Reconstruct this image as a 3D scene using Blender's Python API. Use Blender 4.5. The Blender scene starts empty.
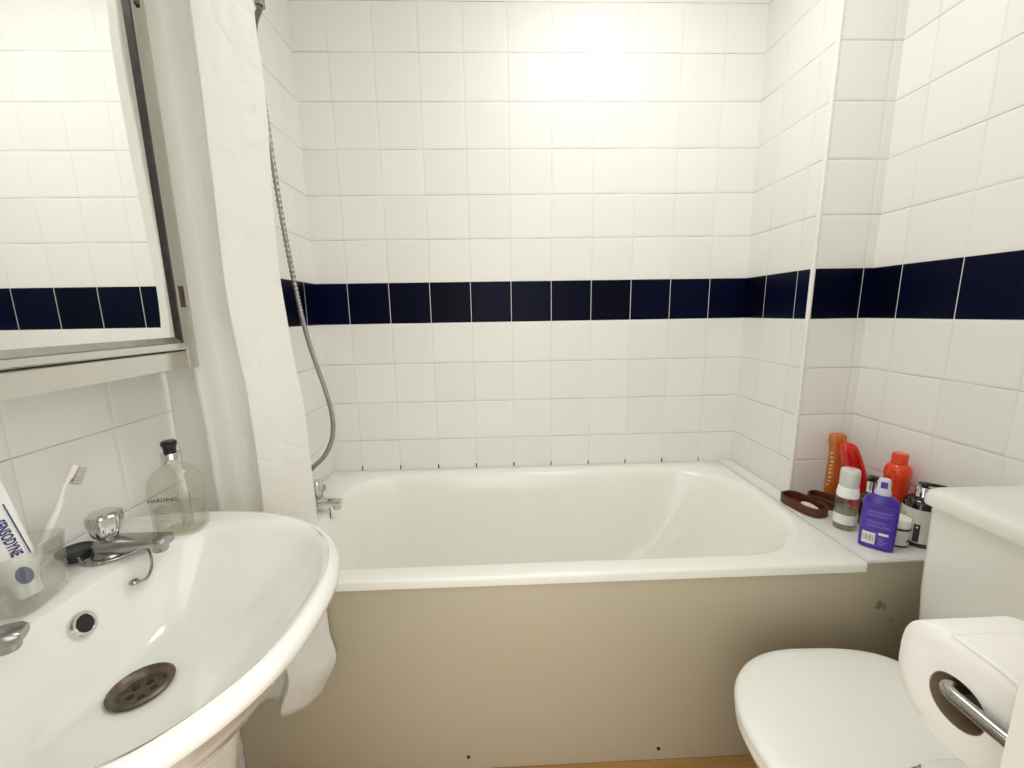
import bpy, bmesh, math, random
from mathutils import Vector, Matrix, noise
random.seed(7)
PI = math.pi
sc = bpy.context.scene
C = sc.collection

# ------------------------------------------------------------------ constants (metres; x right, y towards the back wall, z up)
T = 0.152                     # tile pitch
Z0 = 1.1431                   # bottom of the navy course
RIM = 0.566                   # bath rim height
W = 1.6242                    # alcove width
PD = 0.3299                   # pier depth
XR = 1.811                    # right wall
CEIL = 2.40
YF = -1.316                   # inner face of the doorway wall
JX = 1.0475                   # door jamb

# ------------------------------------------------------------------ materials
def nmat(name):
    m = bpy.data.materials.new(name); m.use_nodes = True
    nt = m.node_tree; nt.nodes.clear()
    out = nt.nodes.new('ShaderNodeOutputMaterial')
    return m, nt, out

def math_n(nt, op, a=None, b=None, c=None):
    n = nt.nodes.new('ShaderNodeMath'); n.operation = op
    for i, v in enumerate((a, b, c)):
        if v is None: continue
        if isinstance(v, (int, float)): n.inputs[i].default_value = v
        else: nt.links.new(v, n.inputs[i])
    return n.outputs[0]

def mix_col(nt, fac, a, b):
    n = nt.nodes.new('ShaderNodeMix'); n.data_type = 'RGBA'
    for sock, v in ((n.inputs[0], fac), (n.inputs[6], a), (n.inputs[7], b)):
        if isinstance(v, (int, float)): sock.default_value = v
        elif isinstance(v, tuple): sock.default_value = (*v[:3], 1)
        else: nt.links.new(v, sock)
    return n.outputs[2]

def bsdf(nt, out, col, rough=0.5, metal=0.0, coat=0.0, trans=0.0, ior=1.45, spec=0.5):
    p = nt.nodes.new('ShaderNodeBsdfPrincipled')
    if isinstance(col, tuple): p.inputs['Base Color'].default_value = (*col[:3], 1)
    else: nt.links.new(col, p.inputs['Base Color'])
    if isinstance(rough, (int, float)): p.inputs['Roughness'].default_value = rough
    else: nt.links.new(rough, p.inputs['Roughness'])
    p.inputs['Metallic'].default_value = metal
    p.inputs['Coat Weight'].default_value = coat
    p.inputs['Coat Roughness'].default_value = 0.05
    p.inputs['Transmission Weight'].default_value = trans
    p.inputs['IOR'].default_value = ior
    p.inputs['Specular IOR Level'].default_value = spec
    nt.links.new(p.outputs[0], out.inputs[0])
    return p

def simple(name, col, rough=0.5, metal=0.0, coat=0.0, vary=0.04, scale=20.0, bump=0.0, spec=0.5, trans=0.0, rvary=0.0):
    m, nt, out = nmat(name)
    tc = nt.nodes.new('ShaderNodeTexCoord')
    nz = nt.nodes.new('ShaderNodeTexNoise'); nz.inputs['Scale'].default_value = scale
    nz.inputs['Detail'].default_value = 4
    nt.links.new(tc.outputs['Object'], nz.inputs['Vector'])
    dark = tuple(max(0, c * (1 - vary * 2)) for c in col)
    lite = tuple(min(1, c * (1 + vary)) for c in col)
    c = mix_col(nt, nz.outputs[0], dark, lite)
    r = rough
    if rvary:
        r = math_n(nt, 'MULTIPLY_ADD', nz.outputs[0], rvary, rough - rvary * 0.5)
    p = bsdf(nt, out, c, r, metal, coat, trans=trans, spec=spec)
    if bump:
        b = nt.nodes.new('ShaderNodeBump'); b.inputs['Strength'].default_value = bump
        b.inputs['Distance'].default_value = 0.002
        nt.links.new(nz.outputs[0], b.inputs['Height']); nt.links.new(b.outputs[0], p.inputs['Normal'])
    return m

def tile_mat(name, axis, u0, mould_z=None):
    """Square glazed wall tiles with one navy course; axis 0 = runs along x, 1 = runs along y."""
    m, nt, out = nmat(name)
    g = nt.nodes.new('ShaderNodeNewGeometry')
    s = nt.nodes.new('ShaderNodeSeparateXYZ'); nt.links.new(g.outputs['Position'], s.inputs[0])
    wob = nt.nodes.new('ShaderNodeTexNoise'); wob.inputs['Scale'].default_value = 3.0
    nt.links.new(g.outputs['Position'], wob.inputs['Vector'])
    jig = math_n(nt, 'MULTIPLY_ADD', wob.outputs[0], 0.012, -0.006)
    u = math_n(nt, 'ADD', math_n(nt, 'DIVIDE', math_n(nt, 'SUBTRACT', s.outputs[axis], u0), T), jig)
    v = math_n(nt, 'ADD', math_n(nt, 'DIVIDE', math_n(nt, 'SUBTRACT', s.outputs[2], Z0), T), jig)
    def edge(w):   # distance (in tiles) to the closest joint
        f = math_n(nt, 'FRACT', w)
        return math_n(nt, 'MINIMUM', f, math_n(nt, 'SUBTRACT', 1.0, f))
    eu, ev = edge(u), edge(v)
    e = math_n(nt, 'MINIMUM', eu, ev)
    def smooth(val, lo, hi):
        n = nt.nodes.new('ShaderNodeMapRange'); n.interpolation_type = 'SMOOTHSTEP'
        nt.links.new(val, n.inputs[0]); n.inputs[1].default_value = lo; n.inputs[2].default_value = hi
        return n.outputs[0]
    tile = math_n(nt, 'MULTIPLY', smooth(eu, 0.0035, 0.009), smooth(ev, 0.0045, 0.010))
    vi = math_n(nt, 'FLOOR', v)
    navy = math_n(nt, 'COMPARE', vi, 0.0, 0.1)
    near_navy = math_n(nt, 'MULTIPLY', math_n(nt, 'GREATER_THAN', v, -0.03), math_n(nt, 'LESS_THAN', v, 1.03))
    # per-tile shade
    ui = math_n(nt, 'FLOOR', u)
    cmb = nt.nodes.new('ShaderNodeCombineXYZ'); nt.links.new(ui, cmb.inputs[0]); nt.links.new(vi, cmb.inputs[1])
    cmb.inputs[2].default_value = axis * 3.7 + u0
    wn = nt.nodes.new('ShaderNodeTexWhiteNoise'); wn.noise_dimensions = '3D'
    nt.links.new(cmb.outputs[0], wn.inputs['Vector'])
    white = mix_col(nt, wn.outputs['Value'], (0.815, 0.810, 0.785), (0.845, 0.838, 0.812))
    blue = mix_col(nt, wn.outputs['Value'], (0.0008, 0.0014, 0.008), (0.0015, 0.0030, 0.022))
    col = mix_col(nt, navy, white, blue)
    dirt = nt.nodes.new('ShaderNodeTexNoise'); dirt.inputs['Scale'].default_value = 7.0; dirt.inputs['Detail'].default_value = 3
    nt.links.new(g.outputs['Position'], dirt.inputs['Vector'])
    dfac = smooth(dirt.outputs[0], 0.35, 0.65)
    groutH = mix_col(nt, dfac, (0.40, 0.38, 0.33), (0.66, 0.63, 0.57))  # level joints darker: shade of the tile edges put into the grout colour
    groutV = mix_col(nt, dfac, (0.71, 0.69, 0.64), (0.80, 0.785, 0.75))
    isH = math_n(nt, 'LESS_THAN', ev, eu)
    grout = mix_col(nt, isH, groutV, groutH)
    grout = mix_col(nt, near_navy, grout, (0.80, 0.79, 0.76))
    col = mix_col(nt, tile, grout, col)
    if mould_z is not None:     # spots of black mould where the joints meet the bath
        mz = math_n(nt, 'LESS_THAN', math_n(nt, 'ABSOLUTE', math_n(nt, 'SUBTRACT', s.outputs[2], mould_z)), 0.009)
        sp = nt.nodes.new('ShaderNodeTexNoise'); sp.inputs['Scale'].default_value = 5.0
        nt.links.new(g.outputs['Position'], sp.inputs['Vector'])
        mu = math_n(nt, 'LESS_THAN', eu, math_n(nt, 'MULTIPLY', sp.outputs[0], 0.028))
        col = mix_col(nt, math_n(nt, 'MULTIPLY', mz, mu), col, (0.06, 0.055, 0.04))
    p = bsdf(nt, out, col, math_n(nt, 'MULTIPLY_ADD', tile, -0.28, 0.62), spec=0.38)
    nt.links.new(math_n(nt, 'MULTIPLY_ADD', navy, -0.27, 0.38), p.inputs['Specular IOR Level'])
    # pillowed edges + slight tilt of each tile
    pil = smooth(e, 0.0, 0.05)
    low = nt.nodes.new('ShaderNodeTexNoise'); low.inputs['Scale'].default_value = 9.0
    nt.links.new(g.outputs['Position'], low.inputs['Vector'])
    h = math_n(nt, 'ADD', pil, math_n(nt, 'MULTIPLY', low.outputs[0], 0.5))
    fu = math_n(nt, 'MULTIPLY', math_n(nt, 'SUBTRACT', math_n(nt, 'FRACT', u), 0.5), math_n(nt, 'SUBTRACT', wn.outputs['Value'], 0.5))
    h = math_n(nt, 'ADD', h, math_n(nt, 'MULTIPLY', fu, 0.14))
    b = nt.nodes.new('ShaderNodeBump'); b.inputs['Strength'].default_value = 0.55
    b.inputs['Distance'].default_value = 0.0016
    nt.links.new(h, b.inputs['Height']); nt.links.new(b.outputs[0], p.inputs['Normal'])
    return m

def thin_clear(name, tint, rough=0.03, refl=1.0, body=0.0, body_col=(0.8, 0.8, 0.75)):
    """Clear thin plastic or glass wall: tinted see-through plus a fresnel reflection."""
    m, nt, out = nmat(name)
    tr = nt.nodes.new('ShaderNodeBsdfTransparent')
    lw = nt.nodes.new('ShaderNodeLayerWeight'); lw.inputs[0].default_value = 0.22
    tc = mix_col(nt, lw.outputs['Facing'], tint, tuple(t * 0.80 for t in tint))
    nt.links.new(tc, tr.inputs[0])
    gl = nt.nodes.new('ShaderNodeBsdfGlossy'); gl.inputs['Roughness'].default_value = rough
    gl.inputs[0].default_value = (1, 1, 1, 1)
    fr = nt.nodes.new('ShaderNodeLayerWeight'); fr.inputs[0].default_value = 0.5
    f = math_n(nt, 'MULTIPLY', math_n(nt, 'MULTIPLY_ADD', math_n(nt, 'POWER', fr.outputs['Facing'], 4.0), 0.55, 0.035), refl)
    mx = nt.nodes.new('ShaderNodeMixShader'); nt.links.new(f, mx.inputs[0])
    base = tr.outputs[0]
    if body:
        df = nt.nodes.new('ShaderNodeBsdfDiffuse'); df.inputs[0].default_value = (*body_col, 1)
        m2 = nt.nodes.new('ShaderNodeMixShader'); m2.inputs[0].default_value = body
        nt.links.new(tr.outputs[0], m2.inputs[1]); nt.links.new(df.outputs[0], m2.inputs[2])
        base = m2.outputs[0]
    nt.links.new(base, mx.inputs[1]); nt.links.new(gl.outputs[0], mx.inputs[2])
    nt.links.new(mx.outputs[0], out.inputs[0])
    return m

def curtain_mat():
    m, nt, out = nmat('curtain_cloth')
    tc = nt.nodes.new('ShaderNodeTexCoord')
    nz = nt.nodes.new('ShaderNodeTexNoise'); nz.inputs['Scale'].default_value = 14.0; nz.inputs['Detail'].default_value = 6
    nt.links.new(tc.outputs['Object'], nz.inputs['Vector'])
    col = mix_col(nt, nz.outputs[0], (0.89, 0.885, 0.85), (0.92, 0.915, 0.885))
    df = nt.nodes.new('ShaderNodeBsdfPrincipled'); nt.links.new(col, df.inputs['Base Color'])
    df.inputs['Roughness'].default_value = 0.5
    tl = nt.nodes.new('ShaderNodeBsdfTranslucent'); nt.links.new(col, tl.inputs[0])
    mx = nt.nodes.new('ShaderNodeMixShader'); mx.inputs[0].default_value = 0.35
    nt.links.new(df.outputs[0], mx.inputs[1]); nt.links.new(tl.outputs[0], mx.inputs[2])
    wv = nt.nodes.new('ShaderNodeTexNoise'); wv.inputs['Scale'].default_value = 22.0; wv.inputs['Distortion'].default_value = 1.0
    nt.links.new(tc.outputs['Object'], wv.inputs['Vector'])
    b = nt.nodes.new('ShaderNodeBump'); b.inputs['Strength'].default_value = 0.62; b.inputs['Distance'].default_value = 0.007
    nt.links.new(wv.outputs[0], b.inputs['Height'])
    nt.links.new(b.outputs[0], df.inputs['Normal'])
    nt.links.new(mx.outputs[0], out.inputs[0])
    return m

def wood_mat():
    m, nt, out = nmat('floor_wood')
    g = nt.nodes.new('ShaderNodeNewGeometry')
    mp = nt.nodes.new('ShaderNodeMapping'); mp.inputs['Scale'].default_value = (2.0, 26.0, 1.0)
    nt.links.new(g.outputs['Position'], mp.inputs[0])
    nz = nt.nodes.new('ShaderNodeTexNoise'); nz.inputs['Scale'].default_value = 2.2; nz.inputs['Detail'].default_value = 6
    nt.links.new(mp.outputs[0], nz.inputs['Vector'])
    br = nt.nodes.new('ShaderNodeTexBrick'); br.inputs['Scale'].default_value = 1.0
    br.inputs['Brick Width'].default_value = 1.2; br.inputs['Row Height'].default_value = 0.12
    br.inputs['Mortar Size'].default_value = 0.0015
    br.inputs['Color1'].default_value = (1, 1, 1, 1); br.inputs['Color2'].default_value = (0.8, 0.8, 0.8, 1)
    br.inputs['Mortar'].default_value = (0.25, 0.25, 0.25, 1)
    nt.links.new(g.outputs['Position'], br.inputs['Vector'])
    c = mix_col(nt, nz.outputs[0], (0.34, 0.17, 0.05), (0.58, 0.34, 0.12))
    n = nt.nodes.new('ShaderNodeMix'); n.data_type = 'RGBA'; n.blend_type = 'MULTIPLY'; n.inputs[0].default_value = 1
    nt.links.new(c, n.inputs[6]); nt.links.new(br.outputs[0], n.inputs[7])
    bsdf(nt, out, n.outputs[2], 0.38)
    return m

def panel_mat():
    """Painted board with a mildew patch near its right end."""
    m, nt, out = nmat('panel_paint')
    g = nt.nodes.new('ShaderNodeNewGeometry')
    nz = nt.nodes.new('ShaderNodeTexNoise'); nz.inputs['Scale'].default_value = 2.5; nz.inputs['Detail'].default_value = 4
    nt.links.new(g.outputs['Position'], nz.inputs['Vector'])
    base = mix_col(nt, nz.outputs[0], (0.495, 0.440, 0.325), (0.530, 0.475, 0.360))
    def blot(cx, cz, r, sc_, col, inp, m0=0.5, m1=1.0):
        cb = nt.nodes.new('ShaderNodeCombineXYZ'); 
        cb.inputs[0].default_value = cx; cb.inputs[1].default_value = -0.682; cb.inputs[2].default_value = cz
        d = nt.nodes.new('ShaderNodeVectorMath'); d.operation = 'DISTANCE'
        nt.links.new(g.outputs['Position'], d.inputs[0]); nt.links.new(cb.outputs[0], d.inputs[1])
        n2 = nt.nodes.new('ShaderNodeTexNoise'); n2.inputs['Scale'].default_value = sc_; n2.inputs['Detail'].default_value = 5
        nt.links.new(g.outputs['Position'], n2.inputs['Vector'])
        dd = math_n(nt, 'ADD', math_n(nt, 'DIVIDE', d.outputs['Value'], r), math_n(nt, 'MULTIPLY_ADD', n2.outputs[0], 2.4, -1.2))
        mr = nt.nodes.new('ShaderNodeMapRange'); mr.interpolation_type = 'SMOOTHSTEP'
        nt.links.new(dd, mr.inputs[0]); mr.inputs[1].default_value = m0; mr.inputs[2].default_value = m1
        mr.inputs[3].default_value = 1; mr.inputs[4].default_value = 0
        return mix_col(nt, mr.outputs[0], inp, col)
    c = blot(1.72, 0.34, 0.12, 5, (0.40, 0.365, 0.235), base, -0.4, 1.3)
    c = blot(1.617, 0.437, 0.017, 60, (0.25, 0.22, 0.11), c)
    c = blot(1.650, 0.398, 0.011, 70, (0.36, 0.31, 0.20), c)
    c = blot(1.607, 0.467, 0.006, 90, (0.33, 0.30, 0.20), c)
    bsdf(nt, out, c, 0.42)
    return m

M = {}
M['tile_back'] = tile_mat('tile_back', 0, 0.7547 * T, mould_z=RIM + 0.006)
M['tile_left'] = tile_mat('tile_left', 1, -0.6174 * T)
M['tile_return'] = tile_mat('tile_return', 1, -0.7603 * T)
M['tile_pier'] = tile_mat('tile_pier', 0, 1.7819)
M['tile_right'] = tile_mat('tile_right', 1, -2.7663 * T)
M['ceramic'] = simple('ceramic', (0.84, 0.835, 0.79), 0.10, coat=0.6, vary=0.01, scale=4)
M['acrylic'] = simple('bath_acrylic', (0.88, 0.885, 0.825), 0.20, coat=0.3, vary=0.012, scale=3)
M['plastic_white'] = simple('white_plastic', (0.91, 0.908, 0.875), 0.28, vary=0.01, scale=6)
M['panel'] = panel_mat()
M['floor'] = wood_mat()
M['plaster'] = simple('ceiling_paint', (0.86, 0.85, 0.82), 0.8, vary=0.02, scale=5)
M['jamb'] = simple('jamb_paint', (0.74, 0.71, 0.65), 0.45, vary=0.02, scale=6)
M['chrome'] = simple('chrome', (0.72, 0.72, 0.71), 0.08, metal=1, vary=0.05, scale=30, rvary=0.08)
M['dull_chrome'] = simple('dull_chrome', (0.42, 0.42, 0.40), 0.24, metal=1, vary=0.12, scale=40, rvary=0.2)
M['steel'] = simple('polished_steel', (0.77, 0.75, 0.71), 0.13, metal=1, vary=0.03, scale=8, bump=0.03)
M['edge_steel'] = simple('bevel_steel', (0.34, 0.33, 0.31), 0.14, metal=1, vary=0.08, scale=30)
M['dark_bevel'] = simple('bevel_dark_reflection', (0.05, 0.048, 0.042), 0.3, metal=0.6, vary=0.3, scale=60)  # dark reflection painted as a colour, for the door's far upright bevel
M['mirror'] = simple('mirror_glass', (0.93, 0.95, 0.925), 0.008, metal=1, vary=0.0)
M['rust'] = simple('rusty_hinge', (0.07, 0.045, 0.03), 0.5, metal=0.4, vary=0.3, scale=90)
M['gap'] = simple('dark_gap', (0.02, 0.018, 0.015), 0.7, vary=0.1)
M['brass_drain'] = simple('tarnished_drain', (0.17, 0.135, 0.10), 0.42, metal=0.7, vary=0.30, scale=120, bump=0.4)
M['rubber'] = simple('black_rubber', (0.035, 0.037, 0.033), 0.42, vary=0.15, scale=40)
M['curtain'] = curtain_mat()
M['paper'] = simple('tissue_paper', (0.90, 0.88, 0.85), 0.92, vary=0.02, scale=60, bump=0.35, spec=0.1)
M['card'] = simple('cardboard', (0.27, 0.20, 0.14), 0.9, vary=0.12, scale=40, spec=0.1)
M['clear'] = thin_clear('clear_plastic', (0.965, 0.965, 0.945), 0.05, 1.8, body=0.04)
M['glass_bottle'] = thin_clear('bottle_glass', (0.965, 0.965, 0.94), 0.03, 1.0, body=0.03)
M['liquid'] = thin_clear('clear_soap', (0.95, 0.955, 0.92), 0.2, 0.2, body=0.05, body_col=(0.72, 0.72, 0.64))
M['black'] = simple('black_plastic', (0.012, 0.011, 0.011), 0.28, vary=0.1)
M['ink'] = simple('dark_ink', (0.03, 0.03, 0.03), 0.6, vary=0.0)
M['ink_grey'] = simple('grey_ink', (0.30, 0.30, 0.28), 0.6, vary=0.0)
M['ink_navy'] = simple('navy_ink', (0.018, 0.02, 0.14), 0.5, vary=0.0)
M['ink_lilac'] = simple('lilac_ink', (0.26, 0.20, 0.60), 0.5, vary=0.05)
M['ink_purple'] = simple('deep_purple_ink', (0.045, 0.025, 0.22), 0.5, vary=0.0)
M['label_white'] = simple('white_label', (0.83, 0.82, 0.79), 0.45, vary=0.02)
M['label_cream'] = simple('cream_label', (0.66, 0.63, 0.55), 0.5, vary=0.03, scale=30)
M['purple'] = simple('purple_plastic', (0.060, 0.022, 0.34), 0.26, vary=0.06, scale=10, coat=0.2)
M['purple_label'] = simple('purple_label', (0.085, 0.040, 0.42), 0.4, vary=0.04)
M['lilac_cap'] = simple('lilac_translucent_cap', (0.66, 0.63, 0.80), 0.2, vary=0.02)
M['brown'] = simple('brown_plastic', (0.105, 0.026, 0.010), 0.42, vary=0.10, scale=30)
M['soap'] = simple('pale_soap', (0.80, 0.68, 0.64), 0.5, vary=0.02)
M['red'] = simple('red_plastic', (0.62, 0.012, 0.008), 0.14, coat=0.5, vary=0.06, scale=12)
M['orange_red'] = simple('orange_red_plastic', (0.78, 0.050, 0.008), 0.14, coat=0.4, vary=0.10, scale=16)
M['orange'] = simple('amber_orange_plastic', (0.55, 0.14, 0.020), 0.20, coat=0.4, vary=0.10, scale=25)
M['foil_text'] = simple('pale_gold_print', (0.80, 0.60, 0.33), 0.4, vary=0.05)
M['amber'] = simple('near_black_amber', (0.012, 0.008, 0.006), 0.10, coat=0.5, vary=0.1)
M['brush'] = simple('pink_white_plastic', (0.82, 0.76, 0.74), 0.3, vary=0.02)
M['bristle'] = simple('bristles', (0.62, 0.55, 0.55), 0.7, vary=0.15, scale=300)
M['screw'] = simple('dark_screw', (0.03, 0.022, 0.016), 0.5, metal=0.5)
M['crinkle'] = simple('crinkled_foil', (0.62, 0.63, 0.60), 0.16, metal=0.85, vary=0.2, scale=60, bump=0.8)

# ------------------------------------------------------------------ mesh helpers
def obj(name, bm, mat, parent=None, smooth=True, angle=40):
    me = bpy.data.meshes.new(name)
    bmesh.ops.recalc_face_normals(bm, faces=bm.faces)
    bm.to_mesh(me); bm.free()
    mats = mat if isinstance(mat, (list, tuple)) else [mat]
    for mm in mats: me.materials.append(mm)
    if smooth:
        me.polygons.foreach_set('use_smooth', [True] * len(me.polygons))
        try: me.set_sharp_from_angle(angle=math.radians(angle))
        except Exception: pass
    o = bpy.data.objects.new(name, me); C.objects.link(o)
    if parent is not None:
        o.parent = parent
        o.matrix_parent_inverse = Matrix.Translation(-parent.location) if PARENT_WORLD else Matrix()
    return o
PARENT_WORLD = True    # child meshes are authored in world coordinates

def tag(o, label, cat, group=None):
    o['label'] = label; o['category'] = cat
    if group: o['group'] = group
    return o
def thing(name, loc, label, cat, group=None):
    o = bpy.data.objects.new(name, None); C.objects.link(o)
    o.location = loc; o.empty_display_size = 0.05
    return tag(o, label, cat, group)
def struct(name, bm, mat, smooth=False):
    o = obj(name, bm, mat, None, smooth); o['kind'] = 'structure'; return o

def add_box(bm, lo, hi, bev=0.0, seg=3):
    r = bmesh.ops.create_cube(bm, size=1)
    vs = r['verts']
    for v in vs:
        v.co = Vector([lo[i] + (v.co[i] + 0.5) * (hi[i] - lo[i]) for i in range(3)])
    if bev > 0:
        es = list({e for v in vs for e in v.link_edges})
        bmesh.ops.bevel(bm, geom=es, offset=bev, segments=seg, profile=0.5, affect='EDGES')
def box(lo, hi, bev=0.0, seg=3):
    bm = bmesh.new(); add_box(bm, lo, hi, bev, seg); return bm

def loft(bm, rings, cap0=False, cap1=False, closed=True):
    vr = [[bm.verts.new(p) for p in r] for r in rings]
    n = len(rings[0])
    for a, b in zip(vr, vr[1:]):
        for i in range(n if closed else n - 1):
            j = (i + 1) % n
            bm.faces.new((a[i], a[j], b[j], b[i]))
    if cap0: bm.faces.new(list(reversed(vr[0])))
    if cap1: bm.faces.new(vr[-1])
    return vr

def lathe(bm, prof, c=(0, 0, 0), seg=40, sx=1.0, sy=1.0, rot=0.0, cap0=False, cap1=False, mat=None):
    rings = []
    for r, z in prof:
        ring = []
        for k in range(seg):
            a = 2 * PI * k / seg
            x, y = r * sx * math.cos(a), r * sy * math.sin(a)
            x, y = x * math.cos(rot) - y * math.sin(rot), x * math.sin(rot) + y * math.cos(rot)
            p = Vector((x, y, z))
            if mat is not None: p = mat @ p
            ring.append(Vector(c) + p)
        rings.append(ring)
    return loft(bm, rings, cap0, cap1)

def smooth_path(pts, n=8):
    pts = [Vector(p) for p in pts]; out = []
    P = [pts[0] * 2 - pts[1]] + pts + [pts[-1] * 2 - pts[-2]]
    for i in range(1, len(P) - 2):
        p0, p1, p2, p3 = P[i - 1:i + 3]
        for k in range(n):
            t = k / n
            out.append(0.5 * ((2 * p1) + (p2 - p0) * t + (2 * p0 - 5 * p1 + 4 * p2 - p3) * t * t + (3 * p1 - p0 - 3 * p2 + p3) * t ** 3))
    out.append(pts[-1]); return out

def tube(bm, pts, r, seg=14, cap=True, squash=None):
    """r: number or function of t in 0..1"""
    pts = [Vector(p) for p in pts]
    n = len(pts); up = None; rings = []
    for i, p in enumerate(pts):
        d = (pts[min(i + 1, n - 1)] - pts[max(i - 1, 0)]).normalized()
        if up is None:
            up = Vector((0, 0, 1)) if abs(d.z) < 0.9 else Vector((0, 1, 0))
        s = d.cross(up).normalized(); up = s.cross(d).normalized()
        rr = r(i / (n - 1)) if callable(r) else r
        qx, qz = squash if squash else (1, 1)
        rings.append([p + s * rr * qx * math.cos(2 * PI * k / seg) + up * rr * qz * math.sin(2 * PI * k / seg) for k in range(seg)])
    loft(bm, rings, cap, cap)

def rrect(x0, x1, y0, y1, r, z, n=10):
    """rounded rectangle ring; r is one radius or (x1y1, x0y1, x0y0, x1y0)"""
    rs = r if isinstance(r, (tuple, list)) else (r,) * 4
    ring = []
    for (cx, cy, sx, sy, a0), rr in zip(((x1, y1, -1, -1, 0), (x0, y1, 1, -1, 90), (x0, y0, 1, 1, 180), (x1, y0, -1, 1, 270)), rs):
        ox, oy = cx + sx * rr, cy + sy * rr
        for k in range(n + 1):
            a = math.radians(a0 + 90 * k / n)
            ring.append(Vector((ox + rr * math.cos(a), oy + rr * math.sin(a), z)))
    return ring

def xform(bm, mat):
    bmesh.ops.transform(bm, matrix=mat, verts=bm.verts)
    return bm

def text_bm(s, size, bold=0.0, spacing=1.0):
    cu = bpy.data.curves.new('lettering_source', 'FONT'); cu.body = s; cu.size = size
    cu.align_x = 'CENTER'; cu.align_y = 'CENTER'; cu.offset = bold; cu.space_character = spacing
    cu.resolution_u = 3
    o = bpy.data.objects.new('lettering_source', cu); C.objects.link(o)
    dg = bpy.context.evaluated_depsgraph_get(); dg.update()
    me = bpy.data.meshes.new_from_object(o.evaluated_get(dg))
    bm = bmesh.new(); bm.from_mesh(me)
    bpy.data.objects.remove(o); bpy.data.curves.remove(cu); bpy.data.meshes.remove(me)
    return bm

def wrap_cyl(bm, c, r, ang, z, sx=1.0):
    """bend flat xy geometry round a vertical cylinder, centred on angle ang"""
    for v in bm.verts:
        a = ang + v.co.x / r
        v.co = Vector((c[0] + r * sx * math.cos(a), c[1] + r * math.sin(a), z + v.co.y))
    return bm

# ------------------------------------------------------------------ the setting
struct('wall_back', box((-0.1, 0, 0), (XR + 0.1, 0.1, CEIL)), M['tile_back'])
struct('wall_left', box((-0.1, -1.62, 0), (0, 0, CEIL)), M['tile_left'])
struct('wall_right', box((XR, -1.62, 0), (XR + 0.1, 0, CEIL)), M['tile_right'])
bm = bmesh.new(); add_box(bm, (W, -PD, 0), (XR, 0, CEIL))
o = struct('wall_return', bm, [M['tile_return'], M['tile_pier']])
for p in o.data.polygons:
    if abs(p.normal.y) > 0.5: p.material_index = 1
# white quarter-round corner bead on the boxed-in corner
bm = bmesh.new(); lathe(bm, [(0.0065, RIM), (0.0065, CEIL)], (W + 0.002, -PD + 0.002, 0), 20)
struct('trim_1', bm, simple('corner_bead', (0.84, 0.83, 0.80), 0.3, vary=0.02), True)
struct('floor', box((-0.1, -3.0, -0.05), (XR + 0.1, 0.1, 0)), M['floor'])
struct('ceiling', box((-0.1, -1.62, CEIL), (XR + 0.1, 0.1, CEIL + 0.05)), M['plaster'])
struct('wall_front_right', box((JX, YF - 0.11, 0), (XR, YF, CEIL)), M['jamb'])
struct('wall_front_left', box((0, YF - 0.21, 0), (0.36, YF - 0.11, CEIL)), M['jamb'])
struct('wall_front_top', box((0.36, YF - 0.21, 2.06), (JX, YF - 0.11, CEIL)), M['jamb'])

# ledge between the bath end and the walls, tiled in white
bm = bmesh.new()
pts = [(1.5645, -0.002), (W - 0.002, -0.002), (W - 0.002, -PD - 0.002), (XR - 0.002, -PD - 0.002), (XR - 0.002, -0.6890), (1.5645, -0.6890)]
lo = [bm.verts.new((x, y, RIM - 0.009)) for x, y in pts]; hi = [bm.verts.new((x, y, RIM)) for x, y in pts]
bm.faces.new(hi); bm.faces.new(list(reversed(lo)))
for i in range(6):
    j = (i + 1) % 6; bm.faces.new((lo[i], lo[j], hi[j], hi[i]))
bmesh.ops.recalc_face_normals(bm, faces=bm.faces)
bmesh.ops.bevel(bm, geom=list(bm.edges), offset=0.0025, segments=2, affect='EDGES')
o = struct('trim_2', bm, simple('ledge_tile', (0.82, 0.81, 0.78), 0.25, vary=0.03, scale=8), True)

# ------------------------------------------------------------------ bath
bath = thing('bathtub', (0.78, -0.35, 0), 'white acrylic bathtub with a wide flat rim, set against the tiled back wall', 'bathtub')
OX0, OX1, OY0, OY1 = 0.002, 1.563, -0.698, -0.002
def oring(ins, z, r=0.012): return rrect(OX0 + ins, OX1 - ins, OY0 + ins, OY1 - ins, max(0.003, r - ins), z, 10)
RI = (0.24, 0.17, 0.17, 0.24)
def iring(x0, x1, y0, y1, k, z):
    return rrect(x0, x1, y0, y1, tuple(a * k for a in RI), z, 10)
rings = [oring(0.010, RIM - 0.024, 0.016), oring(0.0, RIM - 0.024), oring(0.0, RIM - 0.007), oring(0.002, RIM - 0.002), oring(0.006, RIM)]
rings += [iring(0.112, 1.540, -0.652, -0.056, 1.0, RIM), iring(0.118, 1.532, -0.646, -0.064, 0.99, RIM - 0.002),
          iring(0.125, 1.522, -0.638, -0.073, 0.97, RIM - 0.009), iring(0.131, 1.512, -0.631, -0.080, 0.95, RIM - 0.022),
          iring(0.140, 1.490, -0.622, -0.090, 0.93, RIM - 0.07), iring(0.158, 1.440, -0.607, -0.106, 0.90, RIM - 0.17),
          iring(0.180, 1.370, -0.590, -0.124, 0.86, RIM - 0.27), iring(0.205, 1.300, -0.572, -0.142, 0.80, RIM - 0.335),
          iring(0.250, 1.235, -0.540, -0.172, 0.70, RIM - 0.372), iring(0.320, 1.150, -0.490, -0.220, 0.5, RIM - 0.386)]
bm = bmesh.new(); loft(bm, rings, cap1=True)
obj('tub_shell', bm, M['acrylic'], bath, angle=50)
bm = bmesh.new(); lathe(bm, [(0.0, 0.006), (0.016, 0.006), (0.032, 0.004), (0.034, 0.0)], (0.36, -0.355, RIM - 0.386), 28)
obj('waste', bm, M['chrome'], bath)

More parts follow.
